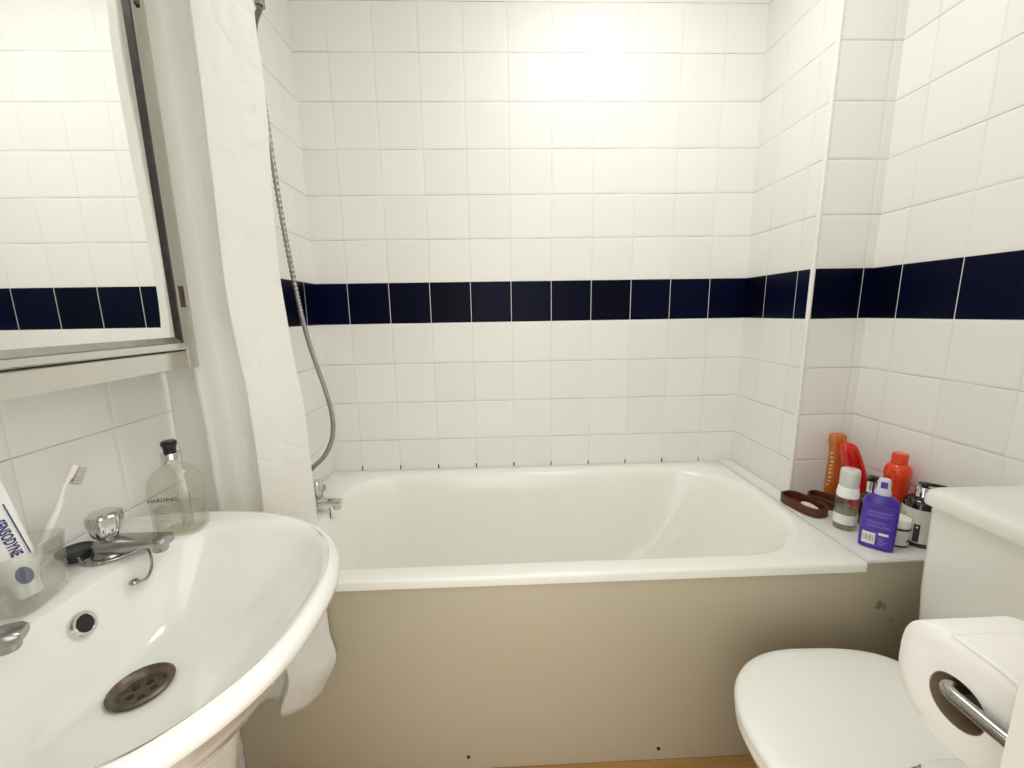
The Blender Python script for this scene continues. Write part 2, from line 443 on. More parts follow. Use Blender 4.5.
# painted board closing the front, continuing under the ledge
bm = bmesh.new(); add_box(bm, (0.003, -0.686, 0.001), (XR - 0.003, -0.668, RIM - 0.0245), 0.0015, 2)
pn = obj('front_panel', bm, M['panel'], bath); pn['label'] = 'cream painted front board with a mildew patch'
obj('end_strip', box((1.5640, -0.6858, RIM - 0.026), (XR - 0.003, -0.670, RIM - 0.0095), 0, 2), M['panel'], bath)
for x, z in ((0.570, 0.040), (1.071, 0.037)):
    bm = bmesh.new(); lathe(bm, [(0.0, 0.003), (0.003, 0.003), (0.005, 0.001), (0.005, -0.002)], (0, 0, 0), 14)
    xform(bm, Matrix.Translation((x, -0.686, z)) @ Matrix.Rotation(PI / 2, 4, 'X'))
    o = obj('screw', bm, M['screw'], pn); o['label'] = 'small dark screw head'

# ------------------------------------------------------------------ bath mixer and shower
TX, TY = 0.088, -0.350
bt = thing('bath_mixer_tap', (TX, TY, RIM), 'chrome bath tap with a short spout on the bath rim by the shower curtain', 'tap')
bm = bmesh.new()
for dy in (-0.075, 0.075):
    lathe(bm, [(0.026, 0.0), (0.026, 0.006), (0.017, 0.010), (0.015, 0.034)], (TX - 0.03, TY + dy, RIM + 0.0005), 24)
tube(bm, smooth_path([(TX - 0.03, TY - 0.105, RIM + 0.036), (TX - 0.03, TY, RIM + 0.036), (TX - 0.03, TY + 0.105, RIM + 0.036)], 6), 0.017, 20)
lathe(bm, [(0.019, 0.0), (0.022, 0.012), (0.018, 0.03), (0.0, 0.031)], (TX - 0.005, TY, RIM + 0.026), 24)
obj('mixer_body', bm, M['dull_chrome'], bt)
bm = bmesh.new()
tube(bm, smooth_path([(TX - 0.02, TY, RIM + 0.036), (TX + 0.02, TY, RIM + 0.037), (TX + 0.055, TY, RIM + 0.034), (TX + 0.078, TY, RIM + 0.031)], 6), lambda t: 0.0155 - 0.002 * t, 18, squash=(1.15, 0.85))
lathe(bm, [(0.011, -0.012), (0.0125, -0.010), (0.0125, 0.006)], (TX + 0.064, TY, RIM + 0.022), 20, cap0=True)
obj('spout', bm, M['chrome'], bt)
bm = bmesh.new()
lathe(bm, [(0.009, 0.0), (0.010, 0.012), (0.015, 0.020), (0.0185, 0.038), (0.0185, 0.046), (0.015, 0.051), (0.0, 0.052)], (TX + 0.006, TY, RIM + 0.055), 24)
obj('diverter_knob', bm, M['chrome'], bt)
bm = bmesh.new()
pts = [(TX + 0.047, TY - 0.017, RIM + 0.024), (TX + 0.048, TY - 0.018, RIM + 0.0), (TX + 0.0485, TY - 0.02, RIM - 0.012)]
tube(bm, pts, 0.0016, 6)
obj('plug_chain', bm, M['ink'], bt)

# shower bracket, handset and hose
br = thing('shower_bracket', (0.0, -0.35, 2.0), 'chrome shower bracket on the left tiled wall, at the top edge of the curtain', 'bracket')
bm = bmesh.new(); lathe(bm, [(0.0, 0.012), (0.020, 0.012), (0.026, 0.004), (0.026, 0.0005)], (0, 0, 0), 24)
tube(bm, [(0, 0, 0.008), (0, 0, 0.063)], 0.009, 14)
xform(bm, Matrix.Translation((0, -0.35, 2.0)) @ Matrix.Rotation(PI / 2, 4, 'Y'))
obj('wall_plate', bm, M['chrome'], br)
bm = bmesh.new(); lathe(bm, [(0.014, -0.018), (0.017, -0.014), (0.018, 0.014), (0.014, 0.018)], (0.080, -0.35, 2.0), 20)
obj('cradle', bm, M['dull_chrome'], br)
hs = thing('shower_handset', (0.080, -0.35, 1.975), 'chrome handheld shower resting in the wall bracket above the tub', 'shower head')
bm = bmesh.new(); tube(bm, smooth_path([(0.080, -0.35, 1.960), (0.080, -0.35, 2.02), (0.088, -0.352, 2.12), (0.118, -0.355, 2.19)], 6), lambda t: 0.0125 - 0.002 * math.sin(PI * t), 16)
obj('handle', bm, M['dull_chrome'], hs)
bm = bmesh.new(); lathe(bm, [(0.0, -0.016), (0.036, -0.016), (0.040, -0.008), (0.034, 0.010), (0.012, 0.020), (0, 0.021)], (0, 0, 0), 28)
xform(bm, Matrix.Translation((0.136, -0.356, 2.19)) @ Matrix.Rotation(-0.9, 4, 'Y'))
obj('spray_head', bm, M['chrome'], hs)
HO = [(0.080, -0.35, 1.960), (0.058, -0.35, 1.90), (0.062, -0.35, 1.763), (0.076, -0.352, 1.474), (0.098, -0.352, 1.225), (0.118, -0.352, 1.095),
      (0.148, -0.352, 0.968), (0.163, -0.352, 0.880), (0.157, -0.352, 0.810), (0.128, -0.352, 0.752), (0.088, -0.352, 0.715), (0.064, -0.352, 0.685), (0.054, -0.351, 0.650), (0.051, -0.35, RIM + 0.0555)]
path = smooth_path(HO, 90)
bm = bmesh.new(); tube(bm, path, lambda t: 0.0066 + 0.0009 * math.sin(t * 2 * PI * 240), 10)
tag(obj('shower_hose', bm, simple('flexible_hose', (0.36, 0.355, 0.33), 0.33, metal=0.9, vary=0.1, scale=80), None, angle=60),
    'grey ribbed flexible hose hanging down beside the white curtain to the bath tap', 'hose')

# ------------------------------------------------------------------ shower curtain and rod
rod = thing('curtain_rod', (0.9, -0.738, 2.06), 'chrome rod over the tub front carrying the white curtain', 'curtain rod')
bm = bmesh.new(); tube(bm, [(0.001, -0.738, 2.06), (0.9, -0.738, 2.06), (XR - 0.001, -0.738, 2.06)], 0.0125, 18)
obj('pole', bm, M['chrome'], rod)
U, V = 150, 90
def curtain_pt(u, v):
    """u across the cloth, v from the hem (0) to the top (1)"""
    z = 0.292 + (2.035 - 0.292) * v
    wid = interp(z, ((0.25, 0.22), (0.31, 0.236), (0.38, 0.270), (0.46, 0.262), (0.72, 0.262), (1.0, 0.260), (1.12, 0.250), (1.25, 0.242), (1.4, 0.246), (1.6, 0.252), (1.75, 0.247), (2.1, 0.245)))
    # the right-hand edge hangs as one broad flat fold facing the room, the rest in narrower folds
    dr = 0.010 * math.sin(v * 4.0 + 0.5)
    path_ = ((0, 0.0, -0.736), (0.12, 0.15, -0.740), (0.24, 0.29, -0.747), (0.30, 0.335, -0.780), (0.35, 0.385, -0.781), (0.42, 0.44, -0.750), (0.55, 0.60, -0.747), (0.60, 0.655, -0.752), (0.64, 0.69, -0.775), (0.68, 0.72, -0.780), (0.85, 0.88, -0.747), (1.0, 1.0, -0.715))
    base = interp(u, [(p[0], p[2]) for p in path_])
    xx = interp(u, [(p[0], p[1]) for p in path_])
    x = 0.008 + (wid - 0.008) * xx + dr * math.sin(PI * min(1, u * 1.3)) * (1 - u)
    n = noise.noise(Vector((u * 5, v * 9, 0.3)))
    n2 = noise.noise(Vector((u * 14, v * 26, 4.3)))
    x += 0.003 * n * (1 - u * 0.6)
    y = base + 0.004 * n + 0.0022 * n2
    z -= 0.014 * math.sin(u * 9) * (1 - v)
    x = max(x, 0.006)
    if z < RIM + 0.02: y = min(y, -0.706)
    return Vector((x, max(y, -0.785), z))
def interp(t, tab):
    """smooth interpolation through a table of (t, value)"""
    if t <= tab[0][0]: return tab[0][1]
    if t >= tab[-1][0]: return tab[-1][1]
    for i in range(len(tab) - 1):
        if t <= tab[i + 1][0]: break
    def val(k): return tab[max(0, min(len(tab) - 1, k))]
    (t0, p0), (t1, p1), (t2, p2), (t3, p3) = val(i - 1), val(i), val(i + 1), val(i + 2)
    h = (t - t1) / (t2 - t1)
    m1 = (p2 - p0) / max(1e-6, t2 - t0) * (t2 - t1); m2 = (p3 - p1) / max(1e-6, t3 - t1) * (t2 - t1)
    return (2 * h ** 3 - 3 * h ** 2 + 1) * p1 + (h ** 3 - 2 * h ** 2 + h) * m1 + (-2 * h ** 3 + 3 * h ** 2) * p2 + (h ** 3 - h ** 2) * m2
bm = bmesh.new()
g = [[bm.verts.new(curtain_pt(i / U, j / V)) for i in range(U + 1)] for j in range(V + 1)]
for j in range(V):
    for i in range(U):
        bm.faces.new((g[j][i], g[j][i + 1], g[j + 1][i + 1], g[j + 1][i]))
ct = thing('shower_curtain', (0.12, -0.75, 0.29), 'white shower curtain bunched in soft folds at the left end of the tub', 'curtain')
o = obj('curtain_cloth', bm, M['curtain'], ct, angle=180)
md = o.modifiers.new('thickness', 'SOLIDIFY'); md.thickness = 0.0012
for k in range(6):
    p = curtain_pt((k + 0.4) / 6, 0.995)
    bm = bmesh.new()
    pts = [(p.x, -0.738 + 0.019 * math.sin(a), 2.055 + 0.021 * math.cos(a)) for a in [2 * PI * i / 20 for i in range(21)]]
    tube(bm, pts, 0.0018, 6, cap=False)
    obj('ring', bm, M['chrome'], ct)

# ------------------------------------------------------------------ mirror cabinet
CX = 0.12; CY1 = -0.798; CY0 = -1.40; CZ0 = 1.089; CZ1 = 1.80
cab = thing('mirror_cabinet', (0, -1.1, CZ0), 'polished steel cabinet with a mirror door on the left wall above the washbasin', 'mirror cabinet')
bm = bmesh.new(); add_box(bm, (0.001, CY0, CZ0), (CX - 0.008, CY1, CZ1), 0.002, 2)
obj('cabinet_body', bm, M['steel'], cab)
# raised stile down the far edge and rail along the bottom
obj('side_stile', box((CX - 0.012, CY1 - 0.0235, CZ0 - 0.001), (CX + 0.0, CY1 + 0.0005, CZ1), 0.002, 2), M['steel'], cab, False)
obj('bottom_rail', box((CX - 0.012, CY0, CZ0 + 0.0005), (CX - 0.003, CY1 - 0.0245, CZ0 + 0.0315), 0.0015, 2), M['steel'], cab, False)
DY1 = CY1 - 0.026; DY0 = CY0 + 0.01; DZ0 = CZ0 + 0.035; DZ1 = CZ1 - 0.01
obj('door_gap', box((CX - 0.009, DY0, DZ0 - 0.003), (CX - 0.0065, DY1 + 0.002, DZ1), 0), M['gap'], cab, False)
door = obj('mirror_door', box((CX - 0.006, DY0, DZ0), (CX - 0.001, DY1, DZ1), 0), M['gap'], cab, False)
FW = 0.024
def mitre(name, mat, ya, yb, za, zb, prof):
    """mitred frame bars; prof lists (inset from the outer edge, x)"""
    rings = [[Vector((x, ya + i, za + i)), Vector((x, yb - i, za + i)), Vector((x, yb - i, zb - i)), Vector((x, ya + i, zb - i))] for i, x in prof]
    bm = bmesh.new(); loft(bm, rings); return obj(name, bm, mat, door, angle=20)
mitre('door_frame', M['steel'], DY0, DY1, DZ0, DZ1, [(0.0, CX - 0.001), (0.0, CX + 0.004), (0.002, CX + 0.006), (0.011, CX + 0.006)])
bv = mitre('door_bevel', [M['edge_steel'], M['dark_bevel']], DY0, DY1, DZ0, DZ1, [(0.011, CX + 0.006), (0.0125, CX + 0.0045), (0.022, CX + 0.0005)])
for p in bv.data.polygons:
    if p.center.y > DY1 - 0.0215: p.material_index = 1  # far upright only: its dark reflection is put in by colour
bm = bmesh.new()
vs = [bm.verts.new((CX + 0.0006, y, z)) for y, z in ((DY0 + 0.0215, DZ0 + 0.0215), (DY1 - 0.0215, DZ0 + 0.0215), (DY1 - 0.0215, DZ1 - 0.0215), (DY0 + 0.0215, DZ1 - 0.0215))]
bm.faces.new(vs)
obj('mirror_pane', bm, M['mirror'], door, False)
for z in (1.214, 1.672):
    bm = bmesh.new(); tube(bm, [(CX + 0.003, DY1 + 0.001, z - 0.018), (CX + 0.003, DY1 + 0.001, z), (CX + 0.003, DY1 + 0.001, z + 0.018)], 0.0062, 12)
    o = obj('hinge', bm, M['rust'], cab); o['label'] = 'dark rusty hinge barrel'

# ------------------------------------------------------------------ washbasin
BYC = -1.097; BZ = 0.825
basin = thing('washbasin', (0.2, BYC, 0), 'white ceramic washbasin on a pedestal under the mirror cabinet', 'washbasin')
NB = 128
def sup(a, n): 
    c, s = math.cos(a), math.sin(a)
    return (math.copysign(abs(c) ** (2 / n), c), math.copysign(abs(s) ** (2 / n), s))
def outer(ins, z, sc_=1.0):
    ring = []
    for k in range(NB):
        a = 2 * PI * k / NB
        c, s = sup(a, 2.3)
        x = 0.12 + c * ((0.322 - ins) if c > 0 else (0.30 - ins))
        y = BYC + s * (0.263 - ins)
        x = max(x, 0.0015 + ins * 0.3)
        ring.append(Vector((x, y, z)))
    return ring
DRX = 0.204; DRZ = 0.708
def bowl(s, z, lift=0.0):
    ring = []
    for k in range(NB):
        a = 2 * PI * k / NB
        if k == 0: pass
        c, sn = sup(a, 2.35 if math.cos(a) > 0 else 3.2)
        x = 0.250 + c * (0.170 if c > 0 else 0.135)
        y = BYC + sn * 0.200
        ring.append(Vector((DRX + (x - DRX) * s, BYC + (y - BYC) * s, z)))
    return ring
def bz(s): return DRZ + (BZ - 0.006 - DRZ) * max(0.0, (s - 0.3) / 0.7) ** 1.6
rings = []
def under(f, z):   # underside ring pulled in towards the pedestal
    return [Vector((0.15 + (p.x - 0.15) * f if p.x > 0.15 else max(0.0015, p.x * 0.99 + 0.002), BYC + (p.y - BYC) * f, z)) for p in outer(0.012, z)]
rings += [under(0.42, 0.640), under(0.56, 0.655), under(0.76, 0.700), under(0.88, 0.745), under(0.955, 0.785)]
rings += [outer(0.007, BZ - 0.030), outer(0.001, BZ - 0.024), outer(0.0, BZ - 0.015), outer(0.002, BZ - 0.007), outer(0.007, BZ - 0.001), outer(0.013, BZ)]
mid = [(a * 0.35 + b * 0.65) for a, b in zip(outer(0.013, BZ), bowl(1.035, BZ))]
for p in mid: p.z = BZ
rings += [mid, bowl(1.03, BZ - 0.0005), bowl(1.0, BZ - 0.004), bowl(0.975, BZ - 0.012)]
for s in (0.94, 0.88, 0.8, 0.7, 0.6, 0.52, 0.45):
    rings.append(bowl(s, bz(s) - 0.004 * (s > 0.5)))
rings.append([Vector((DRX + 0.0365 * math.cos(2 * PI * k / NB), BYC + 0.0365 * math.sin(2 * PI * k / NB), DRZ + 0.0025)) for k in range(NB)])
rings.append([Vector((DRX + 0.0265 * math.cos(2 * PI * k / NB), BYC + 0.0265 * math.sin(2 * PI * k / NB), DRZ + 0.0005)) for k in range(NB)])
rings.append([Vector((p.x, p.y, DRZ - 0.02)) for p in rings[-1]])
bm = bmesh.new(); loft(bm, rings, cap0=True, cap1=True)
obj('bowl', bm, M['ceramic'], basin, angle=70)
# pedestal
pr_ = []
def pring(x1, hw, z): return rrect(0.02, x1, BYC - hw, BYC + hw, (min(hw, 0.075), 0.01, 0.01, min(hw, 0.075)), z, 8)
for x1, hw, z in ((0.285, 0.12, 0.0005), (0.285, 0.12, 0.02), (0.262, 0.098, 0.06), (0.252, 0.088, 0.25), (0.262, 0.092, 0.45), (0.285, 0.104, 0.60), (0.300, 0.112, 0.66), (0.300, 0.112, 0.70)):
    pr_.append(pring(x1, hw, z))
bm = bmesh.new(); loft(bm, pr_, True, True); obj('pedestal', bm, M['ceramic'], basin)
# drain
bm = bmesh.new()
lathe(bm, [(0.0335, 0.0005), (0.0345, 0.003), (0.031, 0.0055), (0.0255, 0.003), (0.022, -0.004), (0.0, -0.006)], (DRX, BYC, DRZ + 0.0035), 40)
dr = obj('drain', bm, M['brass_drain'], basin); dr['label'] = 'tarnished brown drain with slots'
for k in range(5):
    bm = bmesh.new(); a = 2 * PI * k / 5 + 0.3
    lathe(bm, [(0.0, 0.0010), (0.0042, 0.0010), (0.0042, -0.001)], (DRX + 0.012 * math.cos(a), BYC + 0.012 * math.sin(a), DRZ - 0.0018), 12)
    obj('slot', bm, M['gap'], dr)
# overflow: chrome ring with a dark hole, lying on the back slope
OV = Vector((0.1275, -1.0775, 0.7900))
nrm = Vector((0.92, 0.05, 0.38)).normalized()
rot = nrm.to_track_quat('Z', 'Y').to_matrix().to_4x4()
bm = bmesh.new(); lathe(bm, [(0.0100, 0.001), (0.0115, 0.0035), (0.0145, 0.0035), (0.0165, 0.001), (0.0165, -0.004)], (0, 0, 0), 32)
xform(bm, Matrix.Translation(OV) @ rot)
ov = obj('overflow_ring', bm, M['chrome'], basin)
bm = bmesh.new(); lathe(bm, [(0.0, 0.0026), (0.0104, 0.0026), (0.0108, -0.002)], (0, 0, 0), 32)
xform(bm, Matrix.Translation(OV) @ rot)
obj('overflow_hole', bm, M['gap'], ov)

# taps on the basin deck
def basin_tap(loc, yaw, name, label):
    t = thing(name, loc, label, 'tap', 'basin taps')
    Mx = Matrix.Translation(loc) @ Matrix.Rotation(yaw, 4, 'Z')
    bm = bmesh.new()
    lathe(bm, [(0.022, 0.0006), (0.022, 0.005), (0.020, 0.008), (0.0185, 0.014), (0.0175, 0.024), (0.014, 0.029), (0.012, 0.031), (0.0, 0.031)], (0, 0, 0), 28, cap0=True)
    xform(bm, Mx); obj('tap_body', bm, M['dull_chrome'], t)
    bm = bmesh.new()
    sec = [(-0.012, 0.016, 0.011, 0.016), (0.0, 0.019, 0.0135, 0.0165), (0.03, 0.0175, 0.011, 0.020), (0.058, 0.0155, 0.0085, 0.0235), (0.076, 0.0150, 0.0075, 0.0255), (0.087, 0.0145, 0.0075, 0.0245), (0.092, 0.011, 0.005, 0.0235)]
    rings = []
    for x, hw, hh, z in sec:
        rings.append([Vector((x, hw * sup(2 * PI * k / 24, 3)[0], z + hh * sup(2 * PI * k / 24, 3)[1])) for k in range(24)])
    loft(bm, rings, True, True)
    lathe(bm, [(0.009, 0.0), (0.010, 0.002), (0.010, 0.014)], (0.078, 0, 0.008), 18, cap0=True)
    xform(bm, Mx); obj('spout', bm, M['dull_chrome'], t)
    bm = bmesh.new()
    n = 48; rings = []
    for r, z in ((0.009, 0.030), (0.012, 0.032), (0.0150, 0.035), (0.0180, 0.044), (0.0205, 0.062), (0.0195, 0.068), (0.0155, 0.0705), (0.0, 0.071)):
        rings.append([Vector(((r * (1 + 0.07 * math.cos(6 * 2 * PI * k / n))) * math.cos(2 * PI * k / n), (r * (1 + 0.07 * math.cos(6 * 2 * PI * k / n))) * math.sin(2 * PI * k / n), z)) for k in range(n)])
    loft(bm, rings); xform(bm, Mx)
    obj('tap_handle', bm, M['chrome'], t, angle=30)
    return t
basin_tap((0.078, -0.977, BZ), -0.06, 'basin_tap', 'chrome basin tap with a faceted knob, beside the black plug')
basin_tap((0.078, -1.205, BZ), 0.55, 'basin_tap', 'chrome basin tap showing only its spout below the clear cup')

# plug on the deck with its chain
plug = thing('basin_plug', (0.034, -0.984, BZ), 'round black rubber plug lying on the basin deck beside the far tap', 'plug')
PX, PY = 0.034, -0.984
bm = bmesh.new(); lathe(bm, [(0.0, 0.0008), (0.016, 0.0008), (0.018, 0.010), (0.0215, 0.011), (0.0215, 0.016), (0.018, 0.0175), (0.0165, 0.015), (0.0, 0.0145)], (PX, PY, BZ), 36)
obj('stopper', bm, M['rubber'], plug)
bm = bmesh.new()
cp = smooth_path([(PX + 0.012, PY - 0.010, BZ + 0.013), (0.057, -1.0005, BZ + 0.0035), (0.070, -1.0045, BZ + 0.0035), (0.085, -1.0035, BZ + 0.0035), (0.099, -0.9935, BZ + 0.0035), (0.110, -0.978, BZ + 0.0035), (0.119, -0.9705, BZ + 0.0045), (0.1285, -0.9715, BZ + 0.002), (0.1375, -0.980, BZ - 0.011), (0.1415, -0.989, BZ - 0.021), (0.142, -0.998, BZ - 0.027), (0.138, -1.008, BZ - 0.026)], 10)
tube(bm, cp, lambda t: 0.0014 + 0.0009 * abs(math.sin(t * PI * 46)), 8)
lathe(bm, [(0.0, 0.004), (0.005, 0.003), (0.0065, 0.0), (0.005, -0.003), (0.0, -0.004)], (0.135, -1.010, BZ - 0.024), 16)
obj('chain', bm, M['dull_chrome'], plug)

# ------------------------------------------------------------------ soap dispenser on the far corner of the basin
SX, SY = 0.132, -0.908
sb = thing('soap_dispenser', (SX, SY, BZ), 'clear square-shouldered soap bottle with a black and chrome pump, beside the basin tap', 'soap bottle')
SR = math.radians(12)
def sring(hw, hd, r, z):
    ring = rrect(-hw, hw, -hd, hd, min(r, hd * 0.98, hw * 0.98), z, 8)
    m = Matrix.Translation((SX, SY, 0)) @ Matrix.Rotation(SR, 4, 'Z')
    return [m @ p for p in ring]
def sbody(ins, z0, z1):
    rs = [sring(0.031 - ins, 0.0215 - ins, 0.013, z0), sring(0.0345 - ins, 0.025 - ins, 0.016, z0 + 0.004)]
    for hw, hd, r, z in ((0.0350, 0.0255, 0.017, 0.045), (0.0350, 0.0255, 0.017, 0.082), (0.033, 0.0245, 0.018, 0.095), (0.0265, 0.021, 0.018, 0.107), (0.018, 0.0165, 0.016, 0.1135), (0.0125, 0.0125, 0.0122, 0.117), (0.012, 0.012, 0.0118, 0.122)):
        if BZ + z > z1: break
        rs.append(sring(hw - ins, hd - ins, r, BZ + z))
    return rs
bm = bmesh.new(); loft(bm, sbody(0, BZ + 0.0006, BZ + 0.2), True)
obj('glass_body', bm, M['glass_bottle'], sb)
bm = bmesh.new(); loft(bm, sbody(0.003, BZ + 0.004, BZ + 0.07), True, True)
obj('liquid', bm, M['liquid'], sb)
bm = bmesh.new(); lathe(bm, [(0.0125, 0.118), (0.0140, 0.120), (0.0140, 0.135), (0.0130, 0.137), (0.0, 0.137)], (SX, SY, BZ), 28); obj('collar', bm, M['chrome'], sb)
bm = bmesh.new()
lathe(bm, [(0.0085, 0.137), (0.0085, 0.142), (0.0090, 0.144), (0.0090, 0.147), (0.0105, 0.149), (0.011, 0.154), (0.009, 0.157), (0, 0.1572)], (SX, SY, BZ), 24)
tube(bm, [(SX, SY, BZ + 0.152), (SX + 0.005, SY - 0.005, BZ + 0.152), (SX + 0.010, SY - 0.012, BZ + 0.151)], 0.0040, 10)
obj('pump_head', bm, M['black'], sb)
bm = bmesh.new(); tube(bm, [(SX, SY, BZ + 0.118), (SX + 0.002, SY, BZ + 0.06), (SX + 0.004, SY, BZ + 0.012)], 0.0022, 8); obj('dip_tube', bm, M['clear'], sb)
def on_soap(bm, x, z):   # print on the front face (towards -y)
    m = Matrix.Translation((SX, SY, BZ)) @ Matrix.Rotation(SR, 4, 'Z') @ Matrix.Translation((x, -0.0259, z)) @ Matrix.Rotation(PI / 2, 4, 'X')
    return xform(bm, m)
obj('lettering', on_soap(text_bm('HARDING', 0.0092, 0.00015, 1.0), -0.008, 0.066), M['ink'], sb, False)
bm = bmesh.new()
for k, (w, dx) in enumerate(((0.016, 0), (0.022, 0), (0.012, 0), (0.020, 0), (0.014, 0))):
    add_box(bm, (dx - w / 2, -0.0004 - k * 0.0052, 0), (dx + w / 2, 0.0004 - k * 0.0052, 0.0002))
obj('small_print', on_soap(bm, -0.010, 0.053), M['ink_grey'], sb, False)
bm = bmesh.new()
for k in range(7):
    add_box(bm, (0.013 + k * 0.0026, -0.030 + 0.004 * (k % 3), 0), (0.0140 + k * 0.0026, 0.030 - 0.006 * (k % 2), 0.0002))
obj('side_print', on_soap(bm, 0.001, 0.044), M['ink_grey'], sb, False)

# ------------------------------------------------------------------ clear cup, toothpaste, toothbrush
CUX, CUY = 0.0625, -1.083
CB = BZ + 0.0008
cup = thing('toothbrush_cup', (CUX, CUY, CB), 'clear square plastic cup on the basin deck holding toothpaste and a toothbrush', 'cup')
CM = Matrix.Translation((CUX, CUY, 0)) @ Matrix.Rotation(math.radians(14), 4, 'Z')
def cring(h, r, z): return [CM @ p for p in rrect(-h, h, -h, h, r, z, 7)]
rings = [cring(0.020, 0.012, CB), cring(0.031, 0.014, CB + 0.001), cring(0.036, 0.016, CB + 0.008), cring(0.0395, 0.017, CB + 0.070), cring(0.0405, 0.017, CB + 0.0775), cring(0.039, 0.016, CB + 0.079),
         cring(0.0380, 0.016, CB + 0.0775), cring(0.0342, 0.015, CB + 0.012), cring(0.028, 0.012, CB + 0.006)]
bm = bmesh.new(); loft(bm, rings, True, True)
obj('cup_wall', bm, M['clear'], cup)

# toothpaste tube: oval crimped to flat, standing cap-down in the cup and leaning
def local_frame(base, top):
    d = (Vector(top) - Vector(base)); L = d.length
    z = d.normalized(); return z, L
tp = thing('toothpaste_tube', (0.062, -1.105, CB + 0.008), 'white toothpaste tube with navy lettering leaning in the clear cup', 'toothpaste')
base = Vector((0.080, -1.083, CB + 0.013)); top = Vector((0.030, -1.079, CB + 0.165))
zax = (top - base).normalized(); fx = Vector((0.55, 0.62, 0)) ; fx = (fx - zax * fx.dot(zax)).normalized(); fy = zax.cross(fx)
TM = Matrix((( fx.x, fy.x, zax.x, base.x), (fx.y, fy.y, zax.y, base.y), (fx.z, fy.z, zax.z, base.z), (0, 0, 0, 1)))
rings = []
for z, a, b in ((0.018, 0.0125, 0.0125), (0.026, 0.017, 0.0155), (0.06, 0.0205, 0.0130), (0.10, 0.0225, 0.0085), (0.13, 0.0235, 0.0045), (0.150, 0.0240, 0.0014), (0.160, 0.0240, 0.0012)):
    rings.append([TM @ Vector((a * math.cos(2 * PI * k / 28), b * math.sin(2 * PI * k / 28), z)) for k in range(28)])
bm = bmesh.new(); loft(bm, rings, True, True); obj('tube_body', bm, M['label_white'], tp)
bm = bmesh.new(); lathe(bm, [(0.0, 0.0), (0.0105, 0.0005), (0.0115, 0.002), (0.0125, 0.018), (0.0, 0.019)], (0, 0, 0), 24); xform(bm, TM); obj('cap', bm, M['plastic_white'], tp)
# lettering runs down the tube on the side facing the room
def on_tube(bm, along, across, off):
    # text x -> down the tube axis, text y -> across
    for v in bm.verts:
        t = along - v.co.x; a_ = across + v.co.y
        hh = 0.0135 - (t - 0.06) * 0.098
        prof = hh * math.sqrt(max(0.0, 1 - (a_ / 0.0225) ** 2))
        v.co = TM @ Vector((a_, -(prof + off), t))
    return bm
SIDE = -1
obj('lettering', on_tube(xform(text_bm('SENSODYNE', 0.0135, 0.0004), Matrix.Diagonal((0.62, 1, 1, 1))), 0.077, 0.0065, 0.0009), M['ink_navy'], tp, False)
bm = bmesh.new(); add_box(bm, (-0.034, -0.0006, 0), (0.034, 0.0006, 0.0001)); bmesh.ops.subdivide_edges(bm, edges=list(bm.edges), cuts=6)
obj('print_line', on_tube(bm, 0.084, 0.0165, 0.0009), M['ink_navy'], tp, False)
bm = bmesh.new(); lathe(bm, [(0.0, 0.0001), (0.009, 0.0001)], (0, 0, 0), 24, sx=1.2, sy=0.8)
obj('emblem', on_tube(bm, 0.028, 0.004, 0.0011), M['ink_navy'], tp, False)

tb = thing('toothbrush', (0.070, -1.074, CB + 0.01), 'pale pink toothbrush standing in the clear cup, bristles to the right', 'toothbrush')
b0 = Vector((0.058, -1.075, CB + 0.012)); b1 = Vector((0.050, -0.975, 0.967))
hp = smooth_path([b0, b0.lerp(b1, 0.35), b0.lerp(b1, 0.62) + Vector((0, 0.001, 0.0)), b0.lerp(b1, 0.80) + Vector((0, -0.003, 0.001)), b1], 8)
bm = bmesh.new(); tube(bm, hp, lambda t: 0.0052 - 0.0026 * min(1, max(0, (t - 0.45) / 0.25)) + (0.0018 if t > 0.86 else 0), 12)
obj('handle', bm, M['brush'], tb)
dirb = (b1 - b0).normalized(); side = Vector((0.35, 0.75, -0.5)); side = (side - dirb * side.dot(dirb)).normalized()
bm = bmesh.new(); w = dirb.cross(side)
for i in range(7):
    for j in range(3):
        p = b1 - dirb * (0.001 + i * 0.0036) + w * (j - 1) * 0.0034 + side * 0.003
        tube(bm, [p, p + side * 0.010], 0.0017, 6)
obj('bristle_tufts', bm, M['bristle'], tb)

# ------------------------------------------------------------------ toilet
TYC = -0.962
wc = thing('toilet', (1.5, TYC, 0), 'white toilet with closed lid and a square cistern against the right wall', 'toilet')
def seat_ring(ins, z, x0=1.114, x1=1.560, hw=0.189):
    n = 96; ring = []
    xc = 1.33
    for k in range(n):
        a = 2 * PI * k / n
        if math.cos(a) < 0:
            c, s = sup(a, 2.15); x = xc + c * (xc - x0 - ins); y = TYC + s * (hw - ins)
        else:
            c, s = sup(a, 4.5); x = xc + c * (x1 - xc - ins); y = TYC + s * (hw - ins) * (1 - 0.10 * max(0, (x - xc) / (x1 - xc)) ** 2)
        ring.append(Vector((x, y, z)))
    return ring
bm = bmesh.new()
loft(bm, [seat_ring(0.006, 0.394), seat_ring(0.001, 0.397), seat_ring(0.0, 0.404), seat_ring(0.002, 0.411), seat_ring(0.008, 0.416), seat_ring(0.02, 0.4185), seat_ring(0.06, 0.4205), seat_ring(0.11, 0.4212)], True, True)
obj('lid', bm, M['plastic_white'], wc)
bm = bmesh.new()
loft(bm, [seat_ring(0.010, 0.372), seat_ring(0.004, 0.375), seat_ring(0.003, 0.384), seat_ring(0.006, 0.3915), seat_ring(0.03, 0.3925)], True, True)
obj('seat', bm, M['plastic_white'], wc)
bm = bmesh.new()
rs = []
